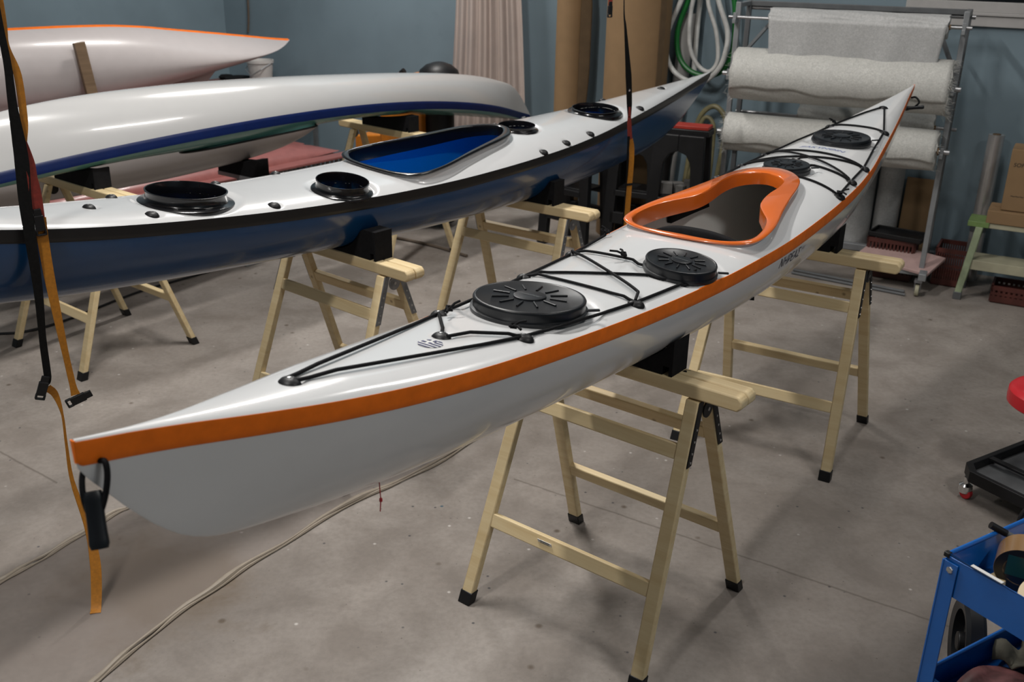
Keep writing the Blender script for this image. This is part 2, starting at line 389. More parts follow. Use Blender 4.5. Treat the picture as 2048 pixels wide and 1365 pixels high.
def deckz(s, w, hs=HATCH, dim=True):
    s = np.asarray(s, float); w = np.asarray(w, float)
    B = Bf(s); x = np.clip(np.abs(w)/B, 0, 1)
    z = zu(s)+.024*np.minimum(1, B/.13)*(1-x**5)+crf(s)*(1-x**2)
    for (a, b, r) in hs:
        d = np.clip((np.hypot(s-a, w-b)/r-1.12)/.22, 0, 1); z = z-.012*(1-d*d*(3-2*d))*np.clip((1-x)/.14, 0, 1)
    if dim:
        for (a, b) in ALLFIT:
            d = np.clip((np.hypot((s-a-.012)*1.0, w-b)/.034-.35)/.65, 0, 1); z = z-.007*(1-d*d*(3-2*d))
    return z
def nexp(s): return 2.3-1.0*np.minimum(1, np.abs((s-.7)/2.8))**1.6
def hullw(s, d):
    D = zu(s)-zk(s); n = nexp(s)
    return Bf(s)*np.maximum(0, 1-(np.clip(d/D, 0, 1))**n)**(1/n)
def hullz(s, w):
    D = zu(s)-zk(s); n = nexp(s)
    return zu(s)-D*np.maximum(0, 1-(np.clip(np.abs(w)/Bf(s), 0, 1))**n)**(1/n)
def L(s, w, z): return (float(s)*U, -float(w)*U, (float(z)-1.075)*U)
CO = [(.395, 0), (.400, .10), (.412, .17), (.430, .222), (.460, .265), (.50, .285), (.57, .291), (.66, .284), (.75, .267), (.85, .243), (.95, .222), (1.08, .197), (1.2, .176), (1.29, .150), (1.35, .110), (1.39, .06), (1.405, 0)]
CI = [(.430, 0), (.427, .10), (.430, .155), (.450, .205), (.480, .238), (.515, .254), (.57, .258), (.65, .248), (.73, .222), (.80, .178), (.86, .142), (.925, .125), (1.0, .122), (1.1, .126), (1.19, .112), (1.25, .068), (1.28, 0)]
CI2 = [(.430, 0), (.433, .09), (.440, .150), (.460, .20), (.490, .242), (.525, .262), (.58, .267), (.66, .260), (.74, .243), (.83, .22), (.92, .197), (1.04, .172), (1.15, .15), (1.24, .124), (1.31, .085), (1.355, .04), (1.37, 0)]
def outline(h, n=5):
    full = h+[(s, -w) for s, w in reversed(h[1:-1])]
    return np.array(curve(full, n, True))
def inside(poly, X, Y):
    c = np.zeros(X.shape, bool); n = len(poly); j = n-1
    for i in range(n):
        xi, yi = poly[i]; xj, yj = poly[j]
        k = ((yi > Y) != (yj > Y)) & (X < (xj-xi)*(Y-yi)/(yj-yi+1e-12)+xi)
        c ^= k; j = i
    return c
def kayak(name, label, mat, mats, tw=.052, ck=0.0, hooks=True, deck=True, cockpit=True, hatches='none', fittings=False, ds=.012, nw=49, group=None):
    root = thing(name, label, 'kayak', mat=mat, group=group)
    S = np.concatenate([SA+np.array([0, .004, .01, .02, .035, .055]), np.linspace(SA+.08, SB-.06, 190), SB-np.array([.04, .025, .012, .004, 0])])
    nj = 25; rows = []
    for s in S:
        D = zu(s)-zk(s); n = nexp(s); B = Bf(s); r = []
        for j in range(2*nj-1):
            ph = j/(2*nj-2)*PI; c, sn = abs(math.cos(ph)), math.sin(ph)
            r.append(L(s, math.copysign(B*c**(2/n), math.cos(ph)), zu(s)-D*sn**(2/n)))
        rows.append(r)
    mb = MB().grid(rows); k = 2*nj-1
    mb.f.append(tuple(range(k))); mb.f.append(tuple(reversed([(len(S)-1)*k+q for q in range(k)])))
    hull = mb.build('hull', mats['hull'], root, fixn=False, sharp=60)
    # seam tape on both sides
    tb = MB(); R_, L_ = [], []
    for s in S:
        D = zu(s)-zk(s); dd = min(tw, D*.8); rr = []
        for d, off, up in ((0, -.005, .0008), (0, .0004, .0004), (.004, .0014, 0), (dd*.3, .0014, 0), (dd*.65, .0014, 0), (dd-.001, .0014, 0), (dd, .0002, 0)):
            w = max(hullw(s, d)+off, .0012)
            rr.append((s, w, zu(s)-d+up))
        R_.append([L(*q) for q in rr]); L_.append([L(q[0], -q[1], q[2]) for q in reversed(rr)])
    tb.grid(R_).grid(L_)
    for e, i in ((SA, 0), (SB, -1)):
        t = -1 if i == 0 else 1
        dd = min(tw, (zu(e)-zk(e))*.8); b = Bf(e)+.0016
        lo = hullw(e, dd)+.001
        tb.hexa([L(e+t*.003, lo, zu(e)-dd), L(e, lo+.001, zu(e)-dd), L(e, -lo-.001, zu(e)-dd), L(e+t*.003, -lo, zu(e)-dd),
                 L(e+t*.003, b-.001, zu(e)+.003), L(e, b, zu(e)+.003), L(e, -b, zu(e)+.003), L(e+t*.003, -b+.001, zu(e)+.003)])
    tb.build('seam_tape', mats['tape'], root, fixn=False, sharp=60)
    out = outline(CO); inn = outline(CI if hooks else CI2)
    out[:, 0] += ck; inn[:, 0] += ck
    hs = HATCH if hatches != 'none' else []
    if deck:
        Sd = np.arange(SA, SB+ds*.5, ds); Sd[-1] = SB
        X = np.sin(np.linspace(-1, 1, nw)*PI/2)
        SS, XX = np.meshgrid(Sd, X, indexing='ij'); W = XX*Bf(SS); Z = deckz(SS, W, hs, fittings)
        keep = np.ones((len(Sd)-1, nw-1), bool)
        cs = (SS[:-1, :-1]+SS[1:, 1:])/2; cw = (W[:-1, :-1]+W[1:, 1:]+W[1:, :-1]+W[:-1, 1:])/4
        if cockpit:
            mid = inn+(out-inn)*.28; keep &= ~inside([tuple(p) for p in mid], cs, cw)
        if hatches == 'open':
            for a, b, r in HATCH: keep &= np.hypot(cs-a, cw-b) > r*.93
        vs = [L(SS[i, j], W[i, j], Z[i, j]) for i in range(len(Sd)) for j in range(nw)]
        fs = [(i*nw+j, i*nw+j+1, (i+1)*nw+j+1, (i+1)*nw+j) for i in range(len(Sd)-1) for j in range(nw-1) if keep[i, j]]
        MB().add(vs, fs).build('deck', mats['deck'], root, fixn=False, sharp=180)
    if cockpit:
        zl = lambda s: 1.425+.10*(s-ck-.45)
        n = len(out); wall = inn+(out-inn)*.42
        nrm = out-inn; nrm = nrm/np.linalg.norm(nrm, axis=1)[:, None]
        dz = deckz(wall[:, 0], wall[:, 1], hs, False)
        def loop(P, z): return [L(P[i, 0], P[i, 1], z[i]) for i in range(n)]
        zt = zl(out[:, 0])*.5+zl(inn[:, 0])*.5
        loops = [loop(wall, zt-.012), loop(out-nrm*.004, zt-.012), loop(out, zt-.006), loop(out-nrm*.003, zt-.001), loop(out-nrm*.010, zt+.001),
                 loop(inn+nrm*.008, zt), loop(inn+nrm*.001, zt-.004), loop(inn, zt-.010), loop(inn+nrm*.002, np.minimum(dz-.022, zt-.03)), loop(wall, np.minimum(dz-.022, zt-.03)), loop(wall, zt-.012)]
        cm = MB(); rows = [l+[l[0]] for l in loops]; cm.grid(rows)
        coam = cm.build('cockpit_coaming', mats['coaming'], root, sharp=50)
        rm = MB(); base = wall+nrm*.010
        zb = deckz(base[:, 0], base[:, 1], hs, False)-.004
        zb2 = deckz((wall+nrm*.03)[:, 0], (wall+nrm*.03)[:, 1], hs, False)-.001
        r3 = [l+[l[0]] for l in (loop(wall+nrm*.002, zt-.010), loop(wall+nrm*.003, zb*.7+zt*.3), loop(base, zb+.006), loop(wall+nrm*.03, zb2))]
        rm.grid(r3).build('riser', mats['riser'], coam, sharp=60)
        if hatches == 'lids':
            # seat pan, back band, bulkheads and pads inside the cockpit
            sp = []
            for i in range(9):
                s = .50+.30*i/8; sp.append([L(s, w, hullz(s, w)+.030+.012*(w/.18)**2+.03*max(0, (s-.72)/.08)) for w in np.linspace(-.19, .19, 13)])
            seat = MB().grid(sp).build('seat', 'blackfoam' if hooks else 'navy', root, sharp=80)
            sd = seat.modifiers.new('solid', 'SOLIDIFY'); sd.thickness = .02
            bb = []
            for i in range(7):
                t = i/6; bb.append([L(.60-.03*t+.05*(abs(w)/.22)**2, w, 1.15+.262*t*(1-.24*(abs(w)/.22)**2.4)) for w in np.linspace(-.235, .235, 19)])
            bk = MB().grid(bb).build('backrest', 'blackfoam', root, sharp=80)
            sd = bk.modifiers.new('solid', 'SOLIDIFY'); sd.thickness = .03
            for s in (.33, 2.02):
                pr = [L(s, w, zz) for w, zz in [(ww, hullz(s, ww)+.003) for ww in np.linspace(-.985, .985, 31)*Bf(s)]]+[L(s, w, deckz(s, w, hs, False)-.004) for w in np.linspace(.98, -.98, 21)*Bf(s)]
                bm_ = MB(); m_ = len(pr); bm_.add(pr+[(p[0]+.008, p[1], p[2]) for p in pr], [tuple(range(m_)), tuple(reversed(range(m_, 2*m_)))]+[(i, (i+1) % m_, m_+(i+1) % m_, m_+i) for i in range(m_)])
                bm_.build('bulkhead', mats['bulkhead'], root, smooth=False)
            for k in (1, -1):
                pp = []
                for i in range(8):
                    s = .95+.38*i/7; pp.append([L(s, k*(min(hullw(s, zu(s)-z)-.012, .30)), z) for z in np.linspace(1.30, 1.385, 5)])
                p = MB().grid(pp).build('thigh_pad', 'blackfoam', root, sharp=80)
                sd = p.modifiers.new('solid', 'SOLIDIFY'); sd.thickness = .018; sd.offset = 0
    for hi, (a, b, r) in enumerate(HATCH):
        if hatches == 'none': break
        zc = float(deckz(a, b, HATCH, False)); sl = float((deckz(a+r, b, [], False)-deckz(a-r, b, [], False))/(2*r)); tl = float((deckz(a, b+r*.8, [], False)-deckz(a, b-r*.8, [], False))/(1.6*r))
        R = (Matrix.Rotation(-math.atan(sl), 3, 'Y') @ Matrix.Rotation(-math.atan(tl), 3, 'X'))
        c = Vector(L(a, b, zc)); q = r*U
        if hatches == 'lids':
            h = (.040, .038, .030, .027)[hi]
            lid = MB().lathe([(q*1.0, -.004), (q*1.035, .002), (q*1.03, .010), (q*.985, .012), (q*.985, h-.010), (q*.99, h-.005), (q*.975, h-.001), (q*.94, h), (q*.925, h-.002), (0.001, h-.002)], 72, c, R=R, cap1=False).build('hatch_lid', 'rubber', root, sharp=50)
            for k in range(12):
                rb = MB()
                an = 2*PI*(k+.5)/12; dr = Vector((math.cos(an), math.sin(an), 0))
                p0 = R @ (dr*q*.37+Vector((0, 0, h)))+c; p1 = R @ (dr*q*.67+Vector((0, 0, h)))+c
                rb.tube([p0, p1], .0021*q/.15+.0006, 8)
                rb.build('rib', 'rubber', lid)
            MB().lathe([(q*.29, h-.003), (q*.285, h+.002), (q*.265, h+.003), (.001, h+.0022)], 48, c, R=R, cap1=False).build('center_boss', 'rubber', lid, sharp=50)
            if hi < 2:
                text_mesh('KAJAKSPORT', q*.085, 'lettering', 'greymetal_d', lid, R @ Vector((0, 0, h+.0028))+c, R @ Vector((0, -1, 0)), R @ Vector((1, 0, 0)), th=.0008)
            # pull tab at the right rim
            tp = MB().bar(R @ Vector((.25*q, -1.0*q, h*.6))+c, R @ Vector((.40*q, -1.0*q-.028, h*.6+.002))+c, .011, .005)
            tp.build('pull_tab', 'rubber', lid, bevel=.001)
        else:
            h = (.044, .042, .024, .022)[hi]; q *= .96 if hi < 2 else 1.0
            MB().lathe([(q*1.17, -.010), (q*1.17, .001), (q*1.14, .004), (q*1.02, .006), (q*.985, .010), (q*.975, h-.010), (q*1.0, h-.004), (q*1.0, h), (q*.965, h+.001), (q*.95, h-.004), (q*.95, -.03), (q*.97, -.03)], 72, c, R=R, cap0=False, cap1=False).build('hatch_rim', 'black_gloss', root, sharp=50)
    if fittings:
        fl = ALLFIT if hatches == 'lids' else [f for f in ALLFIT]
        for (a, b) in fl:
            z = float(deckz(a, b)); ang = 0 if b == 0 else math.copysign(.5, b)
            R = Matrix.Rotation(ang, 3, 'Z')
            f = MB().lathe([(.0225, -.003), (.023, .002), (.020, .009), (.0145, .0145), (.007, .017), (.0005, .0175)], 22, L(a, b, z), 1.0, 1.2, R=R, cap1=False).build('deck_fitting', 'black', root, sharp=60)
            MB().lathe([(.004, .0155), (.004, .0184), (.0003, .019)], 10, L(a, b, z), cap1=False).build('screw', 'screw', f)
    return root
def frame_mat(a, left, n, loc):
    a, left, n = Vector(a).normalized(), Vector(left).normalized(), Vector(n).normalized()
    m = Matrix((a, left, n)).transposed().to_4x4(); m.translation = Vector(loc); return m
WA, WB = Vector((.5678, .8231, 0)), Vector((.8231, -.5678, 0))
WM = frame_mat(WA, -WB, (0, 0, 1), (.3564, 3.0067, 1.075*U))
white = kayak('kayak', 'glossy white sea kayak with orange seam tape and orange cockpit rim in the foreground', WM,
    dict(hull='white', deck='white_deck', tape='orange_tape', coaming='orange_gloss', riser='white', bulkhead='white'), hatches='lids', fittings=True, ds=.010, nw=65)
BA, BB, BN = Vector((.6431, .7657, -.0142)), Vector((.7642, -.6428, -.0536)), Vector((.0502, -.0236, .9985))
BLOC = Vector((-.8866, 4.0841, 1.2556))-BN*(.325*U)
BM_ = frame_mat(BA, -BB, BN, BLOC)
blue = kayak('kayak', 'unfinished kayak with white deck, black seam and navy blue hull, its hatches open', BM_,
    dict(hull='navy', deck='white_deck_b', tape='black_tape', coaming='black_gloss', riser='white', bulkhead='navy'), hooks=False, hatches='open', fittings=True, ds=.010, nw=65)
A5 = Vector((-2.602*U, 5.88*U, 0)); KU = Vector((math.cos(math.radians(53.73)), math.sin(math.radians(53.73)), 0)); KN = Vector((KU.y, -KU.x, 0))
a3 = (-KU+Vector((0, 0, .052))).normalized(); n3 = Vector((0, 0, -1)); l3 = n3.cross(a3).normalized(); n3 = a3.cross(l3); _r = Matrix.Rotation(math.radians(9), 3, a3); l3 = _r @ l3; n3 = _r @ n3
M3 = frame_mat(a3, l3, n3, A5+KU*(2.446*U)+Vector((0, 0, 1.485*U)))
over = kayak('kayak', 'overturned white kayak with navy seam and teal deck underneath, on two trestles', M3,
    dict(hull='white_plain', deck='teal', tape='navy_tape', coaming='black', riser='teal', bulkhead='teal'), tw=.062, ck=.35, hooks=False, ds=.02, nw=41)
for s, d in ((1.12, .115), (1.62, .12)):
    w = hullw(s, d); MB().lathe([(.008, 0), (.008, .003), (.0003, .005)], 12, (0, 0, 0)).build('drill_hole', 'black', over, loc=L(s, -w-.001, zu(s)-d)).rotation_euler = (-PI/2+.25, 0, 0)
K4 = A5+KU*(-.55)+KN*(-.74)
low = kayak('kayak', 'white kayak lying low behind the overturned one, seen only as a strip of hull', frame_mat(KU-Vector((0, 0, .03)), -KN, Vector((0, 0, 1))+KU*.03, (K4.x, K4.y, .735)),
    dict(hull='white_pinkish', deck='white_pinkish', tape='white_tape', coaming='black', riser='white_pinkish', bulkhead='white'), hooks=False, ds=.03, nw=25)
T5 = Vector((-2.0609, 9.2169, 1.3592)); h5 = math.atan2(.7397, .6729); a5 = Vector((math.cos(h5), math.sin(h5), 0)); b5 = Vector((a5.y, -a5.x, 0)); rl = math.radians(77.6)
b5r = b5*math.cos(rl)+Vector((0, 0, 1))*math.sin(rl); n5r = Vector((0, 0, 1))*math.cos(rl)-b5*math.sin(rl)
O5 = T5-a5*(SB*U)-n5r*((1.665-1.075)*U)
side = kayak('kayak', 'white kayak with thin orange seam leaning on its side by the far left wall', frame_mat(a5, -b5r, n5r, O5),
    dict(hull='white_pinkish', deck='white_pinkish', tape='orange_tape', coaming='orange_gloss', riser='white', bulkhead='white'), cockpit=False, ds=.03, nw=21)

# ---- rigging, lettering and handles of the white kayak
def onpath(pts, h=.0062, n=36, lift=None):
    o = []
    for (s0, w0), (s1, w1) in zip(pts[:-1], pts[1:]):
        z0 = float(deckz(s0, w0))+.009; z1 = float(deckz(s1, w1))+.009
        for k in range(n):
            t = k/n; s, w = s0+(s1-s0)*t, w0+(w1-w0)*t
            o.append(L(s, w, max(float(deckz(s, w, HATCH, False))+h, z0+(z1-z0)*t+.001)))
    s, w = pts[-1]; o.append(L(s, w, float(deckz(s, w))+.012)); return o
F0, F1, F2_, F3, F4, F5, F6 = FIT
m_ = lambda f: (f[0], -f[1])
CR = .0047
def cordline(pts, knots=(), r=CR, h=.0062):
    ln = MB().tube(onpath(pts, h), r, 8).build('deck_line', 'cord', white)
    for (s, w, dx, dy) in knots:
        z = float(deckz(s, w, HATCH, False))+.024
        k = MB(); c = Vector(L(s, w, z))
        k.tube([c+Vector((-.008, .003, 0)), c+Vector((0, .008, .005)), c+Vector((.008, 0, .003)), c+Vector((0, -.008, -.002)), c+Vector((-.008, .003, 0))], .0046, 8)
        k.tube([c, c+Vector((dx*.5, dy*.5, .012)), c+Vector((dx, dy, .016))], .0035, 8)
        k.tube([c, c+Vector((-dx*.5, dy*.6, .006)), c+Vector((-dx*.9, dy*1.1, .002))], .0035, 8)
        k.build('knot', 'cord', ln)
    return ln
ap, cf = FITC[0], FITC[1]; bp = FITC[2]
off = lambda p, d: (p[0], p[1]+d)
cordline([off(ap, .012), (ap[0]+.12, .03), F0, F1, F2_], [(F0[0]-.0, F0[1]-.035, .015, -.03)])
cordline([off(ap, -.012), (ap[0]+.12, -.03), m_(F0), m_(F1), m_(F2_), (.32, -.268)], [(F0[0], -F0[1]+.04, .03, -.012), (.32, -.262, .0, .022)])
cordline([m_(F0), (-.99, -.03), cf]); cordline([off(cf, .02), (-.965, .045), (F0[0]-.03, F0[1]-.03), F0])
cordline([m_(F1), (F1[0]+.02, -.17), (F1[0]-.0, .17), F1]); cordline([m_(F1), (F1[0]+.05, -.18), (.0, .21), F2_])
cordline([m_(F2_), (.0, -.21), (F1[0]+.06, .19), F1], h=.016); cordline([m_(F2_), (.055, -.20), (.045, .20), F2_], [(.045, -.035, -.04, .03), (.05, .222, .0, -.02)], h=.010)
cordline([off(bp, .006), F6, (2.2, .20), F5]); cordline([off(bp, -.006), m_(F6), (2.2, -.20), m_(F5)])
cordline([F5, F4, F3]); cordline([m_(F5), m_(F4), m_(F3)])
cordline([F6, m_(F6)], [(2.57, -.13, -.02, .02)])
cordline([m_(F5), F5]); cordline([m_(F5), F4], h=.010)
cordline([m_(F4), F5]); cordline([m_(F4), F4], [(1.647, -.01, .02, -.05)])
cordline([m_(F3), F3], [(F3[0]-.01, F3[1]+.005, .02, -.03)])
def on_deck_text(txt, size, s, w, mat, shear=0):
    vs, fs = text2d(txt, size/U, shear); mb = MB()
    mb.add([L(s+y, w+x, float(deckz(s+y, w+x, HATCH, False))+.0012) for x, y in vs], fs); return mb.build('handwriting', mat, white, smooth=False, fixn=False)
on_deck_text('ZAKYNΘIN', .040, 2.015, -.005, 'ink_pen', .25)
def on_hull_text(txt, size, s, z, mat, shear, name, space=1.0, xs=1.0):
    vs, fs = text2d(txt, size/U, shear, space=space); mb = MB()
    mb.add([L(s+x*xs, float(hullw(s+x*xs, zu(s+x*xs)-(z+y)))+.0014, z+y) for x, y in vs], fs); return mb.build(name, mat, white, smooth=False, fixn=False)
on_hull_text('ΝΗΡΕΑΣ', .050, .80, 1.290, 'ink_dark', .15, 'name_lettering', xs=1.0)
on_hull_text('HV', .024, .945, 1.300, 'ink_grey', .1, 'model_lettering')
for s, d in ((1.873, .10), (1.605, .13)):
    w = float(hullw(s, d)); sc = MB().lathe([(.006, 0), (.006, .002), (.0003, .003)], 12).build('screw', 'greymetal', white, loc=L(s, w, zu(s)-d)); sc.rotation_euler = (PI/2-.3, 0, 0)
# round flag sticker
fs_, fw_, fr = -1.105, .02, .034
def disc(poly, mat, name, lift, par):
    return MB().add([L(fs_+y*fr, fw_+x*fr, float(deckz(fs_+y*fr, fw_+x*fr, HATCH, False))+lift) for x, y in poly], [tuple(range(len(poly)))]).build(name, mat, par, smooth=False, fixn=False)
fl = disc([(math.cos(t), math.sin(t)) for t in np.linspace(0, 2*PI, 40)[:-1]], 'sticker', 'flag_sticker', .0012, white)
def band(y0, y1, x0=None, x1=None):
    ys = np.linspace(y0, y1, 5); hw = lambda y: math.sqrt(max(0, 1-y*y))
    return [(max(-hw(y), x0) if x0 is not None else -hw(y), y) for y in ys][::-1]+[(min(hw(y), x1) if x1 is not None else hw(y), y) for y in ys]
for k in range(9):
    y1 = .95-k*.211; y0 = y1-.211
    if k % 2 == 0: disc(band(max(y0, -.97), min(y1, .97), .1 if k < 5 else None), 'ink_blue', 'stripe', .002, fl)
for (x0, x1, y0, y1) in ((-.9, -.48, .52, .8), (-.9, -.48, -.08, .2), (-.22, .06, .52, .93), (-.22, .06, -.08, .2)):
    disc(band(y0, y1, x0, x1), 'ink_blue', 'canton', .002, fl)
# carrying toggles
def toggle(holes, hpos, hdir, name, R=.0175):
    p = [L(*q) for q in holes]; t = MB().tube(curve(p, 6), .0055, 8).build('toggle_cord', 'cord', white)
    h = MB(); prof = []
    for i, x in enumerate(np.linspace(-.049, .049, 13)):
        r = R-.0022*math.cos(x/.049*PI*.5)-(.003 if abs(x) > .048 else 0); prof.append([(x, r*1.0*math.copysign(abs(math.cos(a))**.6, math.cos(a)), r*.85*math.copysign(abs(math.sin(a))**.6, math.sin(a))) for a in np.linspace(0, 2*PI, 17)])
    h.grid(prof); n = 17
    h.f.append(tuple(range(16))); h.f.append(tuple(12*n+k for k in reversed(range(16))))
    o = h.build('toggle_handle', 'rubber', t, sharp=50); o.location = L(*hpos); o.rotation_euler = (WM.to_3x3().inverted() @ Vector(hdir)).to_track_quat('X', 'Z').to_euler()
toggle([(-2.062, .006, 1.530), (-2.060, .020, 1.530), (-2.064, .027, 1.505), (-2.074, .028, 1.47), (-2.088, .027, 1.44), (-2.098, .020, 1.425), (-2.104, .012, 1.44), (-2.102, .000, 1.475), (-2.088, -.012, 1.51), (-2.066, -.008, 1.53)], (-2.098, .024, 1.425), (.17, -.40, -.90), 'toggle_handle')
toggle([(3.55, .022, 1.60), (3.545, .05, 1.605), (3.54, .075, 1.58), (3.535, .06, 1.555), (3.53, .03, 1.535), (3.535, .0, 1.53), (3.55, -.018, 1.58)], (3.53, .055, 1.545), (.95, -.2, .12), 'toggle_handle', .013)
rc = MB(); p = [L(-1.302, .004, float(hullz(-1.302, .004))+.003), L(-1.304, .008, 1.10), L(-1.298, .004, 1.075), L(-1.300, .002, 1.04)]
rc.tube(p, .0014, 6); p2 = [(q[0]+.004, q[1]+.004, q[2]) for q in p]; rc.tube(p2[:3]+[p[3]], .0014, 6); rc.tube([Vector(p[2])+Vector((0, 0, .004)), Vector(p[2])-Vector((0, 0, .004))], .004, 8)
rc.build('skeg_cord', 'red_cord', white)

# ------------------------------------------------------------------ sawhorses
HB = 1.0*U
def sawhorse(label, x, y, yaw, metal='galv', sticker=False):
    r = thing('sawhorse', label, 'sawhorse', (x*U, y*U, 0), yaw, 'folding pine sawhorses')
    Wf, Wt, Df, Dt = .395*U, .345*U, .385*U, .040*U; lw, lt = .046, .032
    for sb in (-1, 1):
        at = lambda xs, z: Vector(((Wf+(Wt-Wf)*z/HB)*xs, sb*(Df+(Dt-Df)*z/HB), z))
        for xs in (-1, 1):
            def sheared(z0, z1, w, t):
                P = []
                for z in (z0, z1):
                    c = at(xs, z); P += [c+Vector((-w/2, -t/2, 0)), c+Vector((w/2, -t/2, 0)), c+Vector((w/2, t/2, 0)), c+Vector((-w/2, t/2, 0))]
                return MB().hexa(P)
            leg = sheared(.02, HB-.004, lw, lt).build('leg', 'wood', r, bevel=.004)
            sheared(0.0, .045, lw+.006, lt+.006).build('foot_cap', 'black', leg, bevel=.003)
        for z0, z1, nm in ((.312, .368, 'lower_rail'), (.785, .840, 'upper_rail')):
            z0 *= U; z1 *= U; zm = (z0+z1)/2
            ta = Vector((0, sb*(Df+(Dt-Df)*zm/HB), zm)); tilt = Vector((0, sb*(Dt-Df)/HB, 1)).normalized()
            hx = at(1, zm).x-lw/2+.002
            b = MB().bar(ta-Vector((hx, 0, 0)), ta+Vector((hx, 0, 0)), .026, z1-z0, up=tilt).build(nm, 'wood', r, bevel=.004)
            if sticker and nm == 'lower_rail' and sb == -1:
                nrm = Vector((0, -1, -(Df-Dt)/HB*1.0)).normalized(); nrm = Vector((0, sb*1.0, (Df-Dt)/HB)).normalized()
                cc = ta+Vector((-.085, 0, 0))+nrm*.0136
                st = MB().box((0, 0, 0), (.058, .0012, .026)).build('barcode_sticker', 'sticker', b); st.location = cc; st.rotation_euler = (math.atan2(Df-Dt, HB)*(1), 0, 0)
                sm = MB()
                for k in range(18): sm.box((-.020+k*.0022+.0004*(k % 3), -.0009, -.003), (.0007+.0006*(k % 2), .0004, .010))
                sm.box((0, -.0009, .008), (.040, .0004, .0025))
                sm.build('barcode', 'ink', st, smooth=False)
        if sticker and sb == 1:
            vs_t, fs_t = text2d('ΓΚ', .030, .2); pm_ = MB().add([(.23+x, .026+y, HB+.0506) for x, y in vs_t], fs_t)
            pm_.build('pencil_mark', 'ink', r, smooth=False, fixn=False)
        tb = MB(); e = .525*U
        yb0, yb1 = sb*.003, sb*.050
        ylo, yhi = min(yb0, yb1), max(yb0, yb1); zt0, zt1 = HB, HB+.050
        c = .014
        P = [(-e, ylo, zt0+c), (-e, ylo, zt1-c), (-e+c, ylo, zt1), (e-c, ylo, zt1), (e, ylo, zt1-c), (e, ylo, zt0+c), (e-c, ylo, zt0), (-e+c, ylo, zt0)]
        tb.prism([(p[0], p[2]) for p in P], (0, yhi-ylo, 0), (0, ylo, 0)).build('top_board', 'wood', r, bevel=.006)
    for xs in (-1, 1):
        h = MB()
        for sb in (-1, 1):
            q = []
            for z in (.775*U, .995*U):
                yc = sb*(Df+(Dt-Df)*z/HB); xc = (Wf+(Wt-Wf)*z/HB)*xs+xs*(lw/2+.003)
                q += [Vector((xc-.002, yc-.014, z)), Vector((xc+.002, yc-.014, z)), Vector((xc+.002, yc+.014, z)), Vector((xc-.002, yc+.014, z))]
            h.hexa(q)
        xc = Wt*xs+xs*(lw/2+.006)
        h.cyl((xc-.003, 0, .955*U), (xc+.003, 0, .955*U), .030, 20)
        hg = h.build('hinge', metal, r, smooth=True, bevel=.001)
        sm = MB()
        for sb in (-1, 1):
            for z in (.79*U, .82*U, .86*U, .90*U):
                yc = sb*(Df+(Dt-Df)*z/HB); xc = (Wf+(Wt-Wf)*z/HB)*xs+xs*(lw/2+.005)
                sm.cyl((xc-.002, yc, z), (xc+.0015, yc, z), .004, 10)
        sm.cyl((Wt*xs+xs*(lw/2+.006), 0, .955*U), (Wt*xs+xs*(lw/2+.012), 0, .955*U), .007, 6)
        sm.build('rivets', 'screw', hg)
    return r
sawhorse('nearest pine sawhorse, with a white sticker on its lower rail', .3862, 3.3476, -.659, 'black', True)
sawhorse('pine sawhorse under the far half of the orange taped white kayak', 1.4235, 4.85, -.545, 'black')
sawhorse('pine sawhorse with grey hinges under the middle of the navy blue kayak', -.844, 4.6493, -.70)
sawhorse('pine sawhorse under the far half of the navy blue kayak', .0248, 5.7222, -.615)
sawhorse('pine sawhorse on the left, whose feet show below the navy hull', -2.602, 5.88, -.673, 'black')
sawhorse('farthest pine sawhorse, its top showing beyond the black cockpit rim', -1.0456, 8.0013, -.72)
ZT = HB+.050
def foam_block(label, x, y, yaw, prof, length=.46, w=.095, notch=True, base=ZT):
    # prof: list of top heights (world) over across positions -length/2..length/2, along the sawhorse
    b = MB(); n = len(prof); X = np.linspace(-length/2, length/2, n)
    poly = [(X[i], prof[i]-base) for i in range(n)]
    full = [(-length/2, 0), (length/2-.034, 0)]+([(length/2-.034, .030), (length/2-.012, .030), (length/2-.012, 0)] if notch else [])+[(length/2, 0)]+poly[::-1]
    o = b.prism(full, (0, w, 0), (0, -w/2, 0)).build('foam_block', 'blackfoam', smooth=False)
    o.location = (x, y, base); o.rotation_euler = (0, 0, yaw)
    return tag(o, label, 'foam block', 'black foam blocks under the boats')
def cradle(kmat, sx, sy, yaw, length, top, down=False, gap=.003, shift=0, w=.095):
    inv = kmat.inverted(); pr = []
    X = np.linspace(-length/2, length/2, 29); d = Vector((math.cos(yaw), math.sin(yaw), 0)); f = Vector((-d.y, d.x, 0)); zs = []
    for x in X:
        m = 99
        for k in (-w/2, 0, w/2):
            p = Vector((sx, sy, ZT))+d*(x+shift)+f*k; q = inv @ p; s, wv = q.x/U, -q.y/U
            if down: hz = float(deckz(s, wv, [], False))+.004 if abs(wv) < Bf(s) else 9
            else: hz = float(hullz(s, wv)) if abs(wv) < Bf(s)*.98 else 9
            zz = (kmat @ Vector((q.x, q.y, (hz-1.075)*U))).z if hz < 5 else 99
            m = min(m, zz-gap)
        zs.append(max(min(top, m), ZT+.006))
    return zs
def put_block(label, kmat, x, y, yaw, length, top, shift, down=False, w=.095):
    zs = cradle(kmat, x*U, y*U, yaw, length, top, down, shift=shift, w=w)
    return foam_block(label, x*U+math.cos(yaw)*shift, y*U+math.sin(yaw)*shift, yaw, zs, length, w)
put_block('black foam block cradling the near half of the orange taped kayak', WM, .3862, 3.3476, -.659, .46, 1.070, .0)
put_block('black foam block cradling the far half of the orange taped kayak', WM, 1.4235, 4.85, -.545, .46, 1.085, -.03)
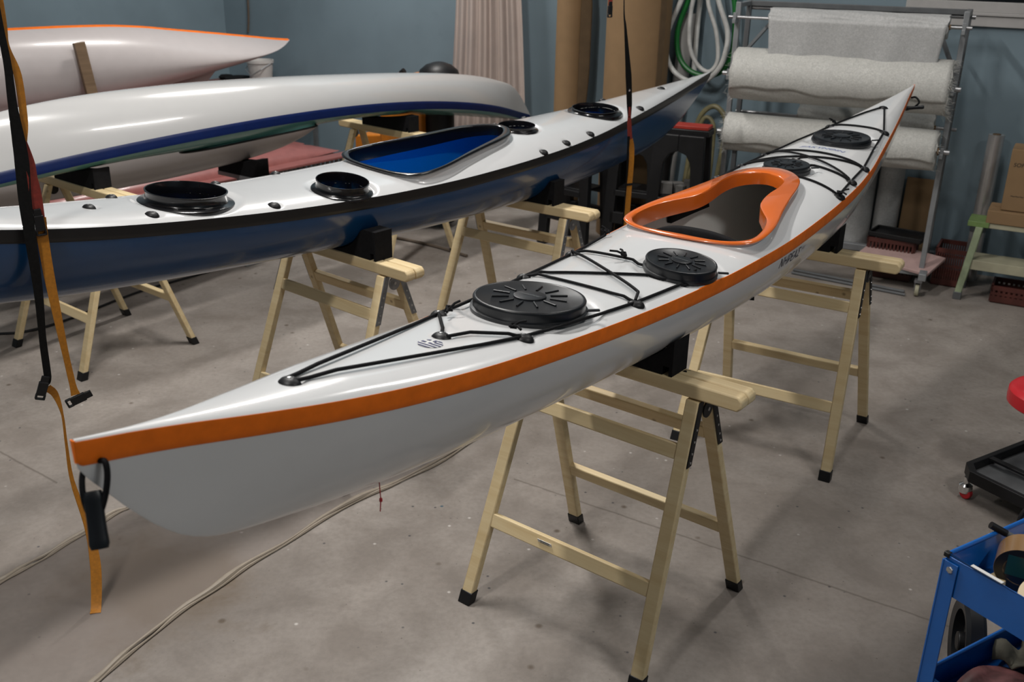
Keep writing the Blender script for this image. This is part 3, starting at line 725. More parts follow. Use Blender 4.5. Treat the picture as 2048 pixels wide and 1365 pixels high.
put_block('black foam block under the middle of the navy blue hull', BM_, -.844, 4.6493, -.70, .52, 1.075, .02)
put_block('black foam block under the far half of the navy blue hull', BM_, .0248, 5.7222, -.615, .50, 1.075, .0)
put_block('black foam block under the overturned kayak, on the left sawhorse', M3, -2.602, 5.88, -.673, .42, 1.06, .0, True)
put_block('black foam block under the overturned kayak, on the farthest sawhorse', M3, -1.0456, 8.0013, -.72, .50, 1.06, .05, True)
# ------------------------------------------------------------------ room
YW = -.5
WD = Vector((-math.cos(YW), -math.sin(YW), 0)); WN = Vector((math.sin(YW), -math.cos(YW), 0)); WP = Vector((3.39, 6.97, 0))
def wl(u, off, z): return WP+WD*u+WN*off+Vector((0, 0, z))
WALLROT = math.atan2(-WD.y, -WD.x)   # x axis points right along the back wall
CEIL = 4.6; UL, UR, NF = 7.22, -3.4, 11.5
def slab(name, p, q, th, z0, z1, mat, out):
    p, q = Vector(p), Vector(q); o = Vector(out)*th
    mb = MB(); mb.hexa([p+Vector((0, 0, z0)), q+Vector((0, 0, z0)), q+o+Vector((0, 0, z0)), p+o+Vector((0, 0, z0)), p+Vector((0, 0, z1)), q+Vector((0, 0, z1)), q+o+Vector((0, 0, z1)), p+o+Vector((0, 0, z1))])
    return struct(mb.build(name, mat, smooth=False))
c00, c10, c11, c01 = wl(UL, 0, 0), wl(UR, 0, 0), wl(UR, NF, 0), wl(UL, NF, 0)
slab('wall_back', c00, c10, .15, 0, CEIL, 'wall', -WN); slab('wall_left', c01, c00, .15, 0, CEIL, 'wall', WD)
slab('wall_right', c10, c11, .15, 0, CEIL, 'wall', -WD); slab('wall_front', c11, c01, .15, 0, CEIL, 'wall', WN)
for nm, z0, z1, m in (('floor', -.12, 0, 'floor'), ('ceiling', CEIL, CEIL+.12, 'ceil')):
    mb = MB(); mb.hexa([c+Vector((0, 0, z)) for z in (z0, z1) for c in (c01, c11, c10, c00)]); struct(mb.build(nm, m, smooth=False))
# window high on the back wall, at the right
w = bpy.data.objects.new('window_1', None); COL.objects.link(w); struct(w)
def wbox(mb, u0, u1, o0, o1, z0, z1):
    return mb.hexa([wl(u0, o0, z0), wl(u1, o0, z0), wl(u1, o1, z0), wl(u0, o1, z0), wl(u0, o0, z1), wl(u1, o0, z1), wl(u1, o1, z1), wl(u0, o1, z1)])
fb = MB(); wbox(fb, .77, -2.2, 0, .030, 1.725, 1.795); wbox(fb, .77, -2.2, 0, .045, 1.795, 1.815); wbox(fb, .77, -2.2, 0, .035, 1.815, 1.885)
wbox(fb, .77, .70, 0, .036, 1.885, 2.75); wbox(fb, .70, .62, 0, .028, 1.885, 2.75); wbox(fb, .77, -2.2, 0, .036, 2.75, 2.9); wbox(fb, -.75, -.82, 0, .03, 1.885, 2.75)
fb.build('window_frame', 'plaster', w, smooth=False, bevel=.003)
gb = MB(); wbox(gb, .62, -2.2, .002, .008, 1.885, 2.75); gb.build('window_pane', 'glass_dark', w, smooth=False)

def wthing(name, label, cat, u, off, z=0, group=None): return thing(name, label, cat, wl(u, off, z), WALLROT, group)
# local frame on wall things: x right along wall, y away from the camera (into the wall), z up

# ------------------------------------------------------------------ fibreglass rack
RY = -.45; RP = Vector((2.8044, 6.5353, 0))
rk = thing('roll_rack', 'tall grey steel rack on casters holding rolls of fibreglass', 'rack', RP, RY)
RW, RD, RH = 1.44, .30, 1.85
for x in (0, -RW):
    for y in (0, RD):
        MB().box((x, y, (.12+RH)/2), (.034, .034, RH-.12)).build('post', 'greymetal' if y == 0 else 'greymetal_d', rk, bevel=.003)
rb = MB()
MB().box((-RW/2, 0, .145), (RW+.09, .05, .05)).build('base_rail', 'greymetal', rk, bevel=.004)
MB().box((-RW/2, RD+.12, .145), (RW+.09, .05, .05)).build('base_rail', 'greymetal', rk, bevel=.004)
for x in (.02, -RW-.02): MB().box((x, RD/2+.03, .145), (.05, RD+.35, .05)).build('side_rail', 'greymetal', rk, bevel=.004)
MB().box((-RW/2, RD, RH-.02), (RW, .03, .035)).build('top_rail', 'greymetal_d', rk, bevel=.003)
for x in (0, -RW):
    MB().box((x, RD/2, RH-.02), (.03, RD, .03)).build('end_rail', 'greymetal', rk, bevel=.003)
    MB().bar((x+(.012 if x == 0 else -.012), .0, 1.42), (x-.16*(1 if x == 0 else -1), RD, 1.70), .03, .01).build('brace', 'greymetal_d', rk)
    MB().bar((x, .0, 1.15), (x, RD, .75), .025, .01).build('brace', 'greymetal_d', rk)
for i, (x, y) in enumerate(((.02, -.10), (-RW-.02, -.10), (.02, RD+.15), (-RW-.02, RD+.15))):
    cs = MB().box((0, 0, .108), (.05, .05, .02)); cs.box((-.018, .0, .07), (.005, .035, .07)); cs.box((.018, 0, .07), (.005, .035, .07))
    cs = cs.build('caster', 'galv', rk, loc=(x-.02, y, 0))
    MB().cyl((-.013, 0, .042), (.013, 0, .042), .042, 24).build('wheel', 'cream_paint', cs, bevel=.003)
RODS = [(1.755, -.07, .0105), (1.385, -.09, .016), (.985, -.09, .016), (1.06, RD+.10, .012)]
for z, y, r in RODS:
    MB().cyl((-RW-.045, y, z), (.045, y, z), r, 14).build('rod', 'steel', rk)
    if y < 0:
        for x in (.0, -RW):
            br = MB().box((x, y/2-.02, z-.025), (.022, abs(y)+.04, .03)); br.box((x, y-.022, z), (.022, .012, .06)); br.build('bracket', 'greymetal', rk, bevel=.002)
MB().cyl((-RW-.02, RD+.02, 1.80), (.04, RD+.02, 1.80), .014, 12).build('rod', 'steel', rk)
def rlocal(name, label, x, y, z): return thing(name, label, 'fabric roll', rk.matrix_basis @ Vector((x, y, z)), RY, 'rolls of glass fabric on the rack')
bpy.context.view_layer.update()
def roll(label, x0, x1, y, z, r, mat, rod, sheet=None, fray=(0, 0), lobe=.012):
    o = thing('fabric_roll', label, 'fabric roll', Matrix.Rotation(RY, 3, 'Z') @ Vector(((x0+x1)/2, y, 0))+RP+Vector((0, 0, z)), RY, 'rolls of glass fabric on the rack')
    h = (x1-x0)/2; rng = random.Random(int(z*1000)); rows = []; nx, na = 44, 56
    ph = [rng.uniform(0, 6) for _ in range(6)]
    for i in range(nx+1):
        x = -h+2*h*i/nx; rr = []
        for k in range(na+1):
            a = 2*PI*k/na
            q = r+lobe*(.5*math.sin(2*a+ph[0])+.35*math.sin(3*a+ph[1]+x*1.2)+.25*math.sin(x*5+ph[2]))*.6+.0025*math.sin(9*a+x*14+ph[3])
            if k == na: a = 0; q = rr_q0
            if k == 0: rr_q0 = q
            e = 0
            if i in (0, nx): e = .004*math.sin(7*a+ph[4])
            rr.append((x+e, q*math.sin(a), q*math.cos(a)))
        rows.append(rr)
    b = MB().grid(rows)
    for e, row in ((-1, rows[0]), (1, rows[-1])):   # spiral end faces
        ring = [[(p[0], p[1]*t, p[2]*t) for p in row] for t in (1, .75, .5, rod/r*1.6)]
        b.grid(ring)
    b.build('fabric', mat, o, sharp=60)
    MB().lathe([(rod*1.55, -h-.012), (rod*1.55, h+.012), (rod*1.1, h+.012), (rod*1.1, -h-.012), (rod*1.55, -h-.012)], 24, R=Matrix.Rotation(PI/2, 3, 'Y'), cap0=False, cap1=False).build('core_tube', 'card', o)
    if sheet == 'wrap':
        rows = []
        for i in range(50):
            x = -h*.992+2*h*.992*i/49; a1 = math.radians(118)+.10*math.sin(x*7+ph[1])+.05*math.sin(x*19+ph[2]); rr = []
            for k in range(24):
                a = math.radians(-40)+(a1+math.radians(40))*k/23
                q = r+.0075+lobe*(.5*math.sin(-2*a+ph[0])+.35*math.sin(-3*a+ph[1]+x*1.2)+.25*math.sin(x*5+ph[2]))*.6
                rr.append((x, -q*math.sin(a), q*math.cos(a)))
            rows.append(rr)
        s = MB().grid(rows).build('loose_end', mat, o, sharp=80)
        sd = s.modifiers.new('solid', 'SOLIDIFY'); sd.thickness = .004
    elif sheet:
        # last turn hanging loose
        a0, l0, l1, flo = sheet; rows = []
        for i in range(60):
            x = -h*.995+2*h*.995*i/59; rr = []
            w_ = .010*math.sin(x*9+ph[1])+.006*math.sin(x*23+ph[2])
            zc = r*math.cos(a0)
            ll = l0+(l1-l0)*i/59+.006*math.sin(x*12+ph[3])+.004*math.sin(x*37)
            for k in range(10):
                t = k/9
                rr.append((x+flo*t*(-1 if x > 0 else 1)*abs(x)/h, -r-.006-w_*t-.012*t, -ll*t+.02*(1-t)))
            rows.append(rr)
        s = MB().grid(rows).build('loose_end', mat, o, sharp=80)
        sd = s.modifiers.new('solid', 'SOLIDIFY'); sd.thickness = .003
    for side_, cnt in ((-1, fray[0]), (1, fray[1])):
        if not cnt: continue
        fb = MB()
        for _ in range(cnt):
            a = rng.uniform(0, 2*PI); p = Vector((side_*h, r*math.sin(a), r*math.cos(a)))*1.0
            p.x = side_*(h-rng.uniform(.0, .03)); d = Vector((side_*rng.uniform(.01, .05), rng.uniform(-.03, .03), rng.uniform(-.04, .02)))
            fb.tube([p, p+d*.5+Vector((0, 0, rng.uniform(-.01, .01))), p+d], .0006, 4)
        f = fb.build('frayed_edge', mat, o); f['kind'] = 'stuff'
    return o
roll('white woven cloth roll at the top of the rack with its end hanging down', -1.20, -.09, -.07, 1.755, .075, 'fibre_smooth', .0105, (PI/2, .25, .27, .03), lobe=.006)
roll('fattest fibreglass mat roll, second from the top of the rack, with a frayed right end', -1.40, -.015, -.09, 1.385, .165, 'fibre', .016, 'wrap', (60, 260))
roll('fibreglass mat roll on the lowest rod, behind the bow with the carrying loop', -1.42, -.03, -.09, .985, .125, 'fibre', .016, 'wrap', (220, 30))
roll('thin glass cloth roll on the rear of the rack, in shade between two fat rolls', -1.02, -.10, RD+.10, 1.06, .085, 'fibre', .012)
# pink foam sheet on the rack base
pf = MB().box((0, 0, 0), (.52, .30, .022)).build('foam_sheet', 'pinkfoam', bevel=.004); pf.location = (2.72, 6.72, .19); pf.rotation_euler = (.18, .05, -.75)
tag(pf, 'pale pink foam sheet lying across the base of the roll rack', 'foam sheet')
rd = MB()
# white rolls standing behind the bow, cardboard and crates under the rack
for (u, off, r, h, ln, lab) in ((.87, .135, .105, .80, -.0, 'wide white fabric roll standing on the floor behind the rack'), (.665, .115, .085, .83, -.0, 'narrower white fabric roll standing beside the wide one, nearer the crates')):
    t = wthing('fabric_roll', lab, 'fabric roll', u, off)
    MB().lathe([(r*.35, .0), (r, .0), (r*1.02, h*.5), (r, h), (r*.4, h), (r*.38, h-.05)], 32).build('fabric', 'fibre_smooth', t)
    MB().lathe([(r*.34, .002), (r*.34, h+.01), (r*.27, h+.01), (r*.27, .002)], 24, cap0=False, cap1=False).build('core_tube', 'card', t); t.rotation_euler = (0, -ln, WALLROT)
cp_ = MB().box((0, 0, .33), (.20, .012, .66)).build('flat_carton', 'card', bevel=.002); cp_.location = wl(.47, .09, 0); cp_.rotation_euler = (-.08, 0, WALLROT)
tag(cp_, 'flat brown cardboard panel leaning on the wall behind the rack', 'cardboard')
def crate(label, u, off, w, d, h, n=1):
    t = wthing('crate', label, 'crate', u, off, 0, 'dark red plastic crates by the wall')
    b = MB(); b.box((0, 0, .012), (w, d, .02))
    for sx in (-1, 1):
        b.box((sx*w/2, 0, h-.015), (.014, d+.014, .03)); b.box((sx*w/2, 0, .03), (.014, d, .04))
        for k in range(9): b.box((sx*w/2, -d/2+d*(k+.5)/9, h/2), (.010, d/9*.55, h-.04))
    for sy in (-1, 1):
        b.box((0, sy*d/2, h-.015), (w+.014, .014, .03)); b.box((0, sy*d/2, .03), (w, .014, .04)); b.box((0, sy*d/2, h*.55), (w, .012, .016))
        for k in range(13): b.box((-w/2+w*(k+.5)/13, sy*d/2, h/2), (w/13*.55, .010, h-.04))
    b.build('basket', 'crate', t, bevel=.0)
    return t
crate('dark red plastic crate under the rack with a black tray laid on top', .55, .38, .32, .20, .29)
crate('dark red plastic crate on the floor between the rack and the green bench', .15, .30, .20, .26, .27)
bt = wthing('tray', 'black plastic tray lying across the crate under the rack', 'tray', .52, .385, .293)
tb = MB().box((0, 0, .008), (.36, .22, .016)); tb.box((0, -.11, .022), (.36, .012, .03)); tb.box((0, .11, .022), (.36, .012, .03)); tb.box((-.18, 0, .022), (.012, .22, .03)); tb.box((.18, 0, .022), (.012, .22, .03))
tb.build('shell', 'black', bt, bevel=.003); bt.rotation_euler = (.0, .0, WALLROT-.12)
cr = crate('low dark red crate lying under the green bench', -.35, .52, .40, .22, .12)
# ------------------------------------------------------------------ green bench with boxes
bn = wthing('bench', 'worn green and cream workbench at the right edge, carrying cardboard boxes', 'bench', -.36, .52)
MB().box((0, 0, .515), (.86, .20, .035)).build('top_board', 'cream_paint', bn, bevel=.003)
MB().box((-.37, -.005, .517), (.13, .215, .036)).build('end_board', 'green_strip', bn, bevel=.003)
MB().box((0, -.02, .262), (.78, .22, .028)).build('shelf_board', 'cream_paint', bn, bevel=.003)
MB().box((0, -.125, .245), (.78, .018, .065)).build('front_rail', 'cream_paint', bn, bevel=.002)
for x in (-.36, .36):
    for y, s in ((-.10, -1), (.10, 1)):
        e = .06 if x < 0 else -.06
        P = [Vector((x-e*.9+dx, y+s*.05+dy, 0)) for dx, dy in ((-.022, -.02), (.022, -.02), (.022, .02), (-.022, .02))]+[Vector((x+dx, y+dy, .5)) for dx, dy in ((-.022, -.02), (.022, -.02), (.022, .02), (-.022, .02))]
        lg = MB().hexa([p if p.z > 0 else p+Vector((0, 0, .02)) for p in P]).build('leg', 'green_paint', bn, bevel=.003)
        MB().box((x-e*.86, y+s*.048, .026), (.052, .048, .052)).build('foot_cap', 'greymetal_d', lg, bevel=.003)
def carton(label, u, off, z, w, d, h, marks):
    t = wthing('cardboard_box', label, 'cardboard box', u, off, z, 'cardboard boxes on the green bench')
    MB().box((0, 0, h/2), (w, d, h)).build('carton', 'card', t, bevel=.004)
    f = MB().box((0, -d*.25, h+.001), (w*.98, d*.47, .003)); f.box((0, d*.25, h+.001), (w*.98, d*.47, .003)); f.build('flap', 'card', t)
    for (tx, sz, x, zz) in marks: text_mesh(tx, sz, 'handwriting', 'ink', t, (x, -d/2-.001, zz), (1, 0, 0), (0, 0, 1), shear=.15)
    return t
carton('wider low cardboard box at the bottom of the pair on the bench', -.31, .50, .5335, .56, .26, .085, [])
carton('taller cardboard box on top of the pair, with a handwritten word', -.36, .48, .625, .52, .24, .40, [('SOFT2', .036, -.185, .30), ('~~~', .045, -.18, .10)])
mk = None
cl = wthing('film_roll', 'shiny clear plastic film roll standing behind the green bench', 'film roll', .03, .17)
MB().lathe([(.025, 0), (.052, 0), (.053, .5), (.052, 1.04), (.024, 1.04)], 32).build('film', 'clearroll', cl); MB().lathe([(.026, .003), (.026, 1.045), (.020, 1.045), (.020, .003)], 20, cap0=False, cap1=False).build('core_tube', 'card_d', cl)
MB().lathe([(.0542, .36), (.0544, .44)], 32, cap0=False, cap1=False).build('printed_band', 'greymetal_d', cl)
# ------------------------------------------------------------------ rolling stool
st = thing('rolling_stool', 'low rolling work stool with round red seat and black tray base, at the right edge', 'stool', (2.31, 3.775, 0), math.radians(32))
def rr(hx, hy, c): return [(-hx, -hy+c), (-hx+c, -hy), (hx-c, -hy), (hx, -hy+c), (hx, hy-c), (hx-c, hy), (-hx+c, hy), (-hx, hy-c)]
fr = MB(); a_ = rr(.33, .20, .06); i_ = rr(.305, .175, .052); n_ = 8
zz0, zz1 = .098, .150
vs = [(x, y, zz0) for x, y in a_]+[(x, y, zz1) for x, y in a_]+[(x, y, zz0) for x, y in i_]+[(x, y, zz1) for x, y in i_]; fc = []
for k in range(8):
    l = (k+1) % 8; fc += [(k, l, 8+l, 8+k), (16+l, 16+k, 24+k, 24+l), (8+k, 8+l, 24+l, 24+k), (l, k, 16+k, 16+l)]
fr.add(vs, fc).build('tray_rim', 'black', st, smooth=False, bevel=.003)
MB().prism(i_, (0, 0, .006), (0, 0, .104), (1, 0, 0), (0, 1, 0)).build('tray', 'greymetal_d', st, smooth=False)
MB().bar((-.13, -.18, .142), (-.13, .18, .142), .03, .012).build('cross_bar', 'black', st, bevel=.002)
MB().bar((.13, -.18, .142), (.13, .18, .142), .03, .012).build('cross_bar', 'black', st, bevel=.002)
for x, y in ((-.295, -.165), (.295, -.165), (.295, .165), (-.295, .165)):
    c = MB().cyl((x, y, .07), (x, y, .10), .012, 12).build('caster', 'chrome', st)
    MB().lathe([(.001, 0), (.024, .006), (.030, .022), (.028, .04), (.012, .05)], 20, (x, y, .022)).build('hood', 'chrome', c)
    MB().cyl((x-.012, y-.008, .026), (x+.012, y-.008, .026), .026, 20).build('wheel', 'red', c, bevel=.004)
MB().cyl((0, 0, .11), (0, 0, .425), .022, 20).build('gas_post', 'chrome', st); MB().cyl((0, 0, .11), (0, 0, .25), .032, 20).build('sleeve', 'black', st)
MB().lathe([(.02, .422), (.175, .422), (.188, .432), (.19, .455), (.188, .485), (.178, .497), (.16, .502), (.001, .506)], 56, c=(-.01, .02, 0), cap1=False).build('seat', 'red', st)
MB().bar((-.10, .0, .418), (.10, .0, .418), .06, .01).build('seat_plate', 'black', st)
# ------------------------------------------------------------------ blue tool cart
CZ = .775
ct = thing('tool_cart', 'bright blue two tray metal tool cart in the lower right corner', 'cart', (1.122, 2.152, 0), math.radians(31.5))
CWx, CDy = .78, .42     # x along the far edge, -y toward the camera
def tray(z, nm, h=.085):
    b = MB(); b.box((CWx/2, -CDy/2, z-h+.003), (CWx, CDy, .004))
    for y in (-.001, -CDy+.001): b.box((CWx/2, y, z-h/2), (CWx, .003, h))
    for x in (.001, CWx-.001): b.box((x, -CDy/2, z-h/2), (.003, CDy, h))
    o = b.build(nm, 'blue_paint', ct, smooth=False)
    r = MB(); c = .0065
    r.tube([(0, 0, z), (CWx, 0, z), (CWx, -CDy, z), (0, -CDy, z)], c, 10, True); r.build('rolled_rim', 'blue_paint', o)
    return o
t1 = tray(CZ, 'upper_tray', .11)
MB().box((0, -.11, CZ+.0066), (.011, .085, .0015)).build('label_strip', 'sticker', t1)
MB().box((0, 0, CZ), (.016, .016, .014)).build('corner_cap', 'black', t1, bevel=.003); t2 = tray(.40, 'lower_tray', .09)
for x in (0, CWx):
    for y in (0, -CDy):
        sx = 1 if x == 0 else -1; sy = -1 if y == 0 else 1
        b = MB(); b.box((x+sx*.018-sx*.004, y-sy*.0045, .46-.02), (.045, .004, .64)); b.box((x-sx*.0045, y+sy*.018-sy*.004, .44), (.004, .045, .64))
        lg = b.build('leg', 'blue_paint', ct, bevel=.001)
        for z in (CZ-.035, .355): MB().lathe([(.010, 0), (.009, .004), (.004, .006), (.0005, .0065)], 6, R=Matrix.Rotation(-PI/2 if sx > 0 else PI/2, 3, 'Y'), c=(x-sx*.0065, y+sy*.018, z)).build('bolt', 'screw', lg)
        w_ = MB().cyl((x+sx*.03-.012, y+sy*.03, .05), (x+sx*.03+.012, y+sy*.03, .05), .05, 24).build('wheel', 'black', lg, bevel=.004)
        MB().box((x+sx*.03, y+sy*.03, .115), (.04, .04, .03)).build('fork', 'galv', lg)
CM = lambda x, y, z: Matrix.Translation((1.122, 2.152, 0)) @ Matrix.Rotation(math.radians(31.5), 4, 'Z') @ Vector((x, y, z))
def taperoll(label, x, y, z, r, ri, h, side, core, face, rot, name='tape_roll'):
    t = thing(name, label, 'tape roll', (x, y, z)); t.rotation_euler = rot; t['group'] = 'tape rolls in the cart'
    MB().lathe([(ri, -h/2), (r, -h/2), (r, h/2), (ri, h/2), (ri, -h/2)], 56, cap0=False, cap1=False).build('tape', side, t, sharp=40)
    MB().lathe([(ri*.93, -h/2-.001), (ri, -h/2-.001), (ri, h/2+.001), (ri*.93, h/2+.001), (ri*.93, -h/2-.001)], 48, cap0=False, cap1=False).build('core', core, t, sharp=40)
    if face: MB().lathe([(.001, h/2-.004), (ri*.93, h/2-.004), (ri*.93, h/2), (.001, h/2)], 48).build('label_disc', face, t, sharp=40)
    return t
zt = CZ-.105
b1 = taperoll('brown parcel tape roll on edge in the blue cart tray', *CM(.185, -.095, 0)[:2], zt+.070, .066, .045, .072, 'tapebrown', 'card', None, Vector((.50, .84, .12)).to_track_quat('Z', 'Y').to_euler())
MB().lathe([(.001, -.0370), (.064, -.0370), (.0655, -.0362), (.001, -.0358)], 40).build('end_label', 'black', b1, sharp=40)
MB().box((.0, .012, -.0373), (.075, .062, .0006)).build('printed_panel', 'greenlabel', b1)
b2 = taperoll('cream masking tape roll with a blue core label, nearer than the brown roll', *CM(.115, -.20, 0)[:2], zt+.045, .060, .042, .030, 'tapecream', 'card', 'tapecore', (.42, -.10, math.radians(-12)))
text_mesh('SINCE', .018, 'lettering', 'sticker', b2, (0, .012, .0155), (1, 0, 0), (0, 1, 0)); text_mesh('SMART', .018, 'lettering', 'sticker', b2, (0, -.012, .0155), (1, 0, 0), (0, 1, 0))
ws = MB().bar(CM(.06, -.065, zt+.014), CM(.62, -.055, zt+.014), .04, .022).build('wood_strip', 'wood', bevel=.002); tag(ws, 'narrow pine strip lying in the upper tray of the blue cart', 'wood strip')
mp = thing('marker', 'dark marker pen leaning on the far rim of the blue cart', 'marker'); p0, p1 = CM(.185, .012, CZ+.022), CM(.31, -.10, zt+.045)
MB().cyl(p0+(p1-p0)*.2, p1, .0085, 14).build('barrel', 'greymetal_d', mp); MB().cyl(p0, p0+(p1-p0)*.25, .0098, 14).build('cap', 'black', mp)
gw = thing('bottle', 'dark bottle lying in shade beside the brown tape roll', 'bottle', CM(.42, -.22, zt+.034)); gw.rotation_euler = (0, PI/2, .3)
MB().lathe([(.001, -.09), (.03, -.09), (.032, -.08), (.032, .04), (.02, .065), (.012, .07), (.012, .09), (.001, .09)], 28).build('body', 'black', gw); MB().lathe([(.014, .072), (.014, .098), (.001, .1)], 20).build('cap', 'ink_blue', gw)
zl = .40-.085
mr = []
for i in range(12):
    mr.append([CM(.03+.26*i/11, -.05-.26*k/11, zl+.012+.055*math.sin(i/11*PI*.9)+.012*math.sin(k*.8+i*.5)) for k in range(12)])
mo = MB().grid(mr).build('abrasive_sheet', 'maroon'); sd = mo.modifiers.new('solid', 'SOLIDIFY'); sd.thickness = .006
tag(mo, 'scuffed maroon abrasive sheet curling in the lower tray of the blue cart', 'abrasive sheet')
rng = random.Random(3); rg = []
for i in range(26):
    rg.append([CM(.28+.36*i/25, -.03-.30*k/21+.02*math.sin(i*.7), zl+.03+.05*abs(math.sin(i*.55+k*.30))*abs(math.cos(k*.42-i*.2))+.035*math.sin(PI*i/25)*math.sin(PI*k/21)) for k in range(22)])
ro = MB().grid(rg).build('rag', 'cloth', sharp=180); sd = ro.modifiers.new('solid', 'SOLIDIFY'); sd.thickness = .006
tag(ro, 'crumpled olive rag in the lower tray of the blue cart', 'rag')
wp = MB().bar(CM(.53, .020, .37), CM(.60, .020, .44), .05, .02).build('white_block', 'sticker', bevel=.003)
wp.location = (0, 0, 0); bpy.data.objects.remove(wp)
tw = thing('wheel', 'black wheel with spokes standing behind the blue cart', 'wheel', (1.475, 2.60, .15)); tw.rotation_euler = (PI/2, 0, math.radians(75))
q = .145
MB().lathe([(q*.70, -.025), (q*.92, -.03), (q, -.018), (q, .018), (q*.92, .03), (q*.70, .025), (q*.70, -.025)], 60, cap0=False, cap1=False).build('tyre', 'rubber', tw, sharp=40)
sp = MB()
for k in range(5):
    a = 2*PI*k/5; sp.bar((0, 0, 0), (q*.74*math.cos(a), q*.74*math.sin(a), .02), .035, .02, up=(0, 0, 1))
sp.build('spokes', 'black', tw, bevel=.004); MB().cyl((0, 0, -.03), (0, 0, .03), .03, 24).build('hub', 'black', tw, bevel=.004)
tw.location.z = .147
hl = MB().tube([CM(.50+.13*math.cos(t), .035+.01*math.sin(3*t), CZ-.075+.10*math.sin(t)) for t in np.linspace(0, 2*PI, 40)[:-1]], .006, 10, True).build('hose_loop', 'cord')
tag(hl, 'black hose loop hanging on the far side of the blue cart', 'hose')

# ------------------------------------------------------------------ straps
def strap_piece(pts, wid, name, mat, par, wdir=None, n=6):
    P = curve(pts, n); m = len(P); W = np.interp(np.linspace(0, 1, m), np.linspace(0, 1, len(wid)), wid) if hasattr(wid, '__len__') else [wid]*m
    if isinstance(wdir, list): D = [Vector((np.interp(i/(m-1), np.linspace(0, 1, len(wdir)), [d[0] for d in wdir]), np.interp(i/(m-1), np.linspace(0, 1, len(wdir)), [d[1] for d in wdir]), 0.02)) for i in range(m)]
    else: D = [Vector(wdir)]*m
    return MB().ribbon(P, list(W), .003, D).build(name, mat, par, sharp=60)
def buckle(par, loc, rot, name='buckle'):
    b = MB().box((0, 0, 0), (.030, .012, .050)); b.box((0, .0, .034), (.024, .009, .026)); b.box((-.013, 0, -.03), (.006, .012, .02)); b.box((.013, 0, -.03), (.006, .012, .02)); b.box((0, 0, -.038), (.030, .012, .006))
    o = b.build(name, 'black', par, bevel=.002); o.location = loc; o.rotation_euler = rot; return o
X = Vector((.77, .63, 0)); D0 = (.85, .5); D1 = (.35, .9)
ls = thing('hanging_strap', 'tangled black, red and amber strap hanging down past the left end of the navy kayak', 'strap', (-1.55, 3.10, 0))
def rel(pts, o): return [tuple(Vector(p)-Vector(o)) for p in pts]
OL = (-1.55, 3.10, 0)
bl = strap_piece(rel([(-1.545, 3.03, 4.58), (-1.540, 3.035, 2.6), (-1.530, 3.042, 2.2), (-1.525, 3.045, 1.941), (-1.523, 3.048, 1.834), (-1.526, 3.044, 1.717), (-1.526, 3.045, 1.604), (-1.527, 3.043, 1.534), (-1.533, 3.036, 1.425), (-1.535, 3.034, 1.313), (-1.537, 3.031, 1.13), (-1.545, 3.022, .958), (-1.548, 3.018, .825), (-1.554, 3.011, .80)], OL), [.020, .020, .020, .020, .022, .026, .038, .042, .038, .034, .030, .027, .024, .010], 'black_webbing', 'black_strap', ls, [D0, D0, D0, D0, D0, D1, D0])
al = strap_piece(rel([(-1.53, 3.05, 4.58), (-1.525, 3.055, 2.5), (-1.521, 3.058, 2.004), (-1.522, 3.056, 1.891), (-1.509, 3.071, 1.802), (-1.511, 3.069, 1.668), (-1.516, 3.063, 1.603)], OL), [.022, .022, .024, .022, .024, .022, .012], 'amber_webbing', 'yellow_strap', ls, [D0, D1, D0])
rd_ = strap_piece(rel([(-1.516, 3.062, 1.603), (-1.512, 3.062, 1.53), (-1.510, 3.060, 1.45), (-1.510, 3.060, 1.362)], OL), [.012, .034, .040, .034], 'red_webbing', 'red_strap', ls, [D0, D1, D0])
a2 = strap_piece(rel([(-1.508, 3.064, 1.362), (-1.512, 3.067, 1.287), (-1.512, 3.069, 1.152), (-1.506, 3.075, .938), (-1.500, 3.083, .77), (-1.497, 3.086, .73)], OL), [.034, .034, .032, .026, .022, .030], 'amber_webbing', 'yellow_strap', ls, [D0, D0, D1, D0])
tl = strap_piece(rel([(-1.554, 3.012, .790), (-1.543, 3.038, .752), (-1.535, 3.048, .671), (-1.537, 3.045, .557), (-1.530, 3.03, .42), (-1.485, 3.00, .25), (-1.460, 2.955, .14), (-1.451, 2.92, .07), (-1.442, 2.875, .012), (-1.434, 2.845, .003)], OL), [.030, .022, .008, .010, .016, .030, .036, .036, .034, .036], 'amber_webbing', 'yellow_strap', ls, [D0, D1, D1, D0, D0])
buckle(bl, (-.014, -.098, .790), (.1, .35, .6)); buckle(a2, (.058, -.010, .712), (.1, 1.25, .6)); buckle(rd_, (.040, -.043, 1.345), (0, -.05, .6))
OR = (.6, 5.48, 0)
rs = thing('hanging_strap', 'black and amber strap hanging down beside the forward half of the navy kayak', 'strap', OR)
s1 = strap_piece(rel([(.500, 5.360, 4.58), (.520, 5.38, 2.5), (.543, 5.406, 1.934), (.562, 5.428, 1.785), (.596, 5.469, 1.551), (.612, 5.488, 1.40), (.618, 5.495, 1.324)], OR), [.006, .006, .010, .020, .038, .034, .020], 'black_webbing', 'black_strap', rs, [D1, D1, D0, D0])
s2 = strap_piece(rel([(.614, 5.490, 1.38), (.620, 5.498, 1.29), (.630, 5.510, 1.20)], OR), [.012, .026, .03], 'red_webbing', 'red_strap', rs, D0+(0,))
s3 = strap_piece(rel([(.632, 5.512, 1.20), (.646, 5.530, 1.139), (.648, 5.530, 1.027), (.645, 5.527, .93), (.642, 5.523, .80), (.637, 5.518, .66), (.634, 5.516, .45)], OR), [.032, .034, .034, .034, .036, .036, .034], 'amber_webbing', 'yellow_strap', rs, [D0, D0, D0])
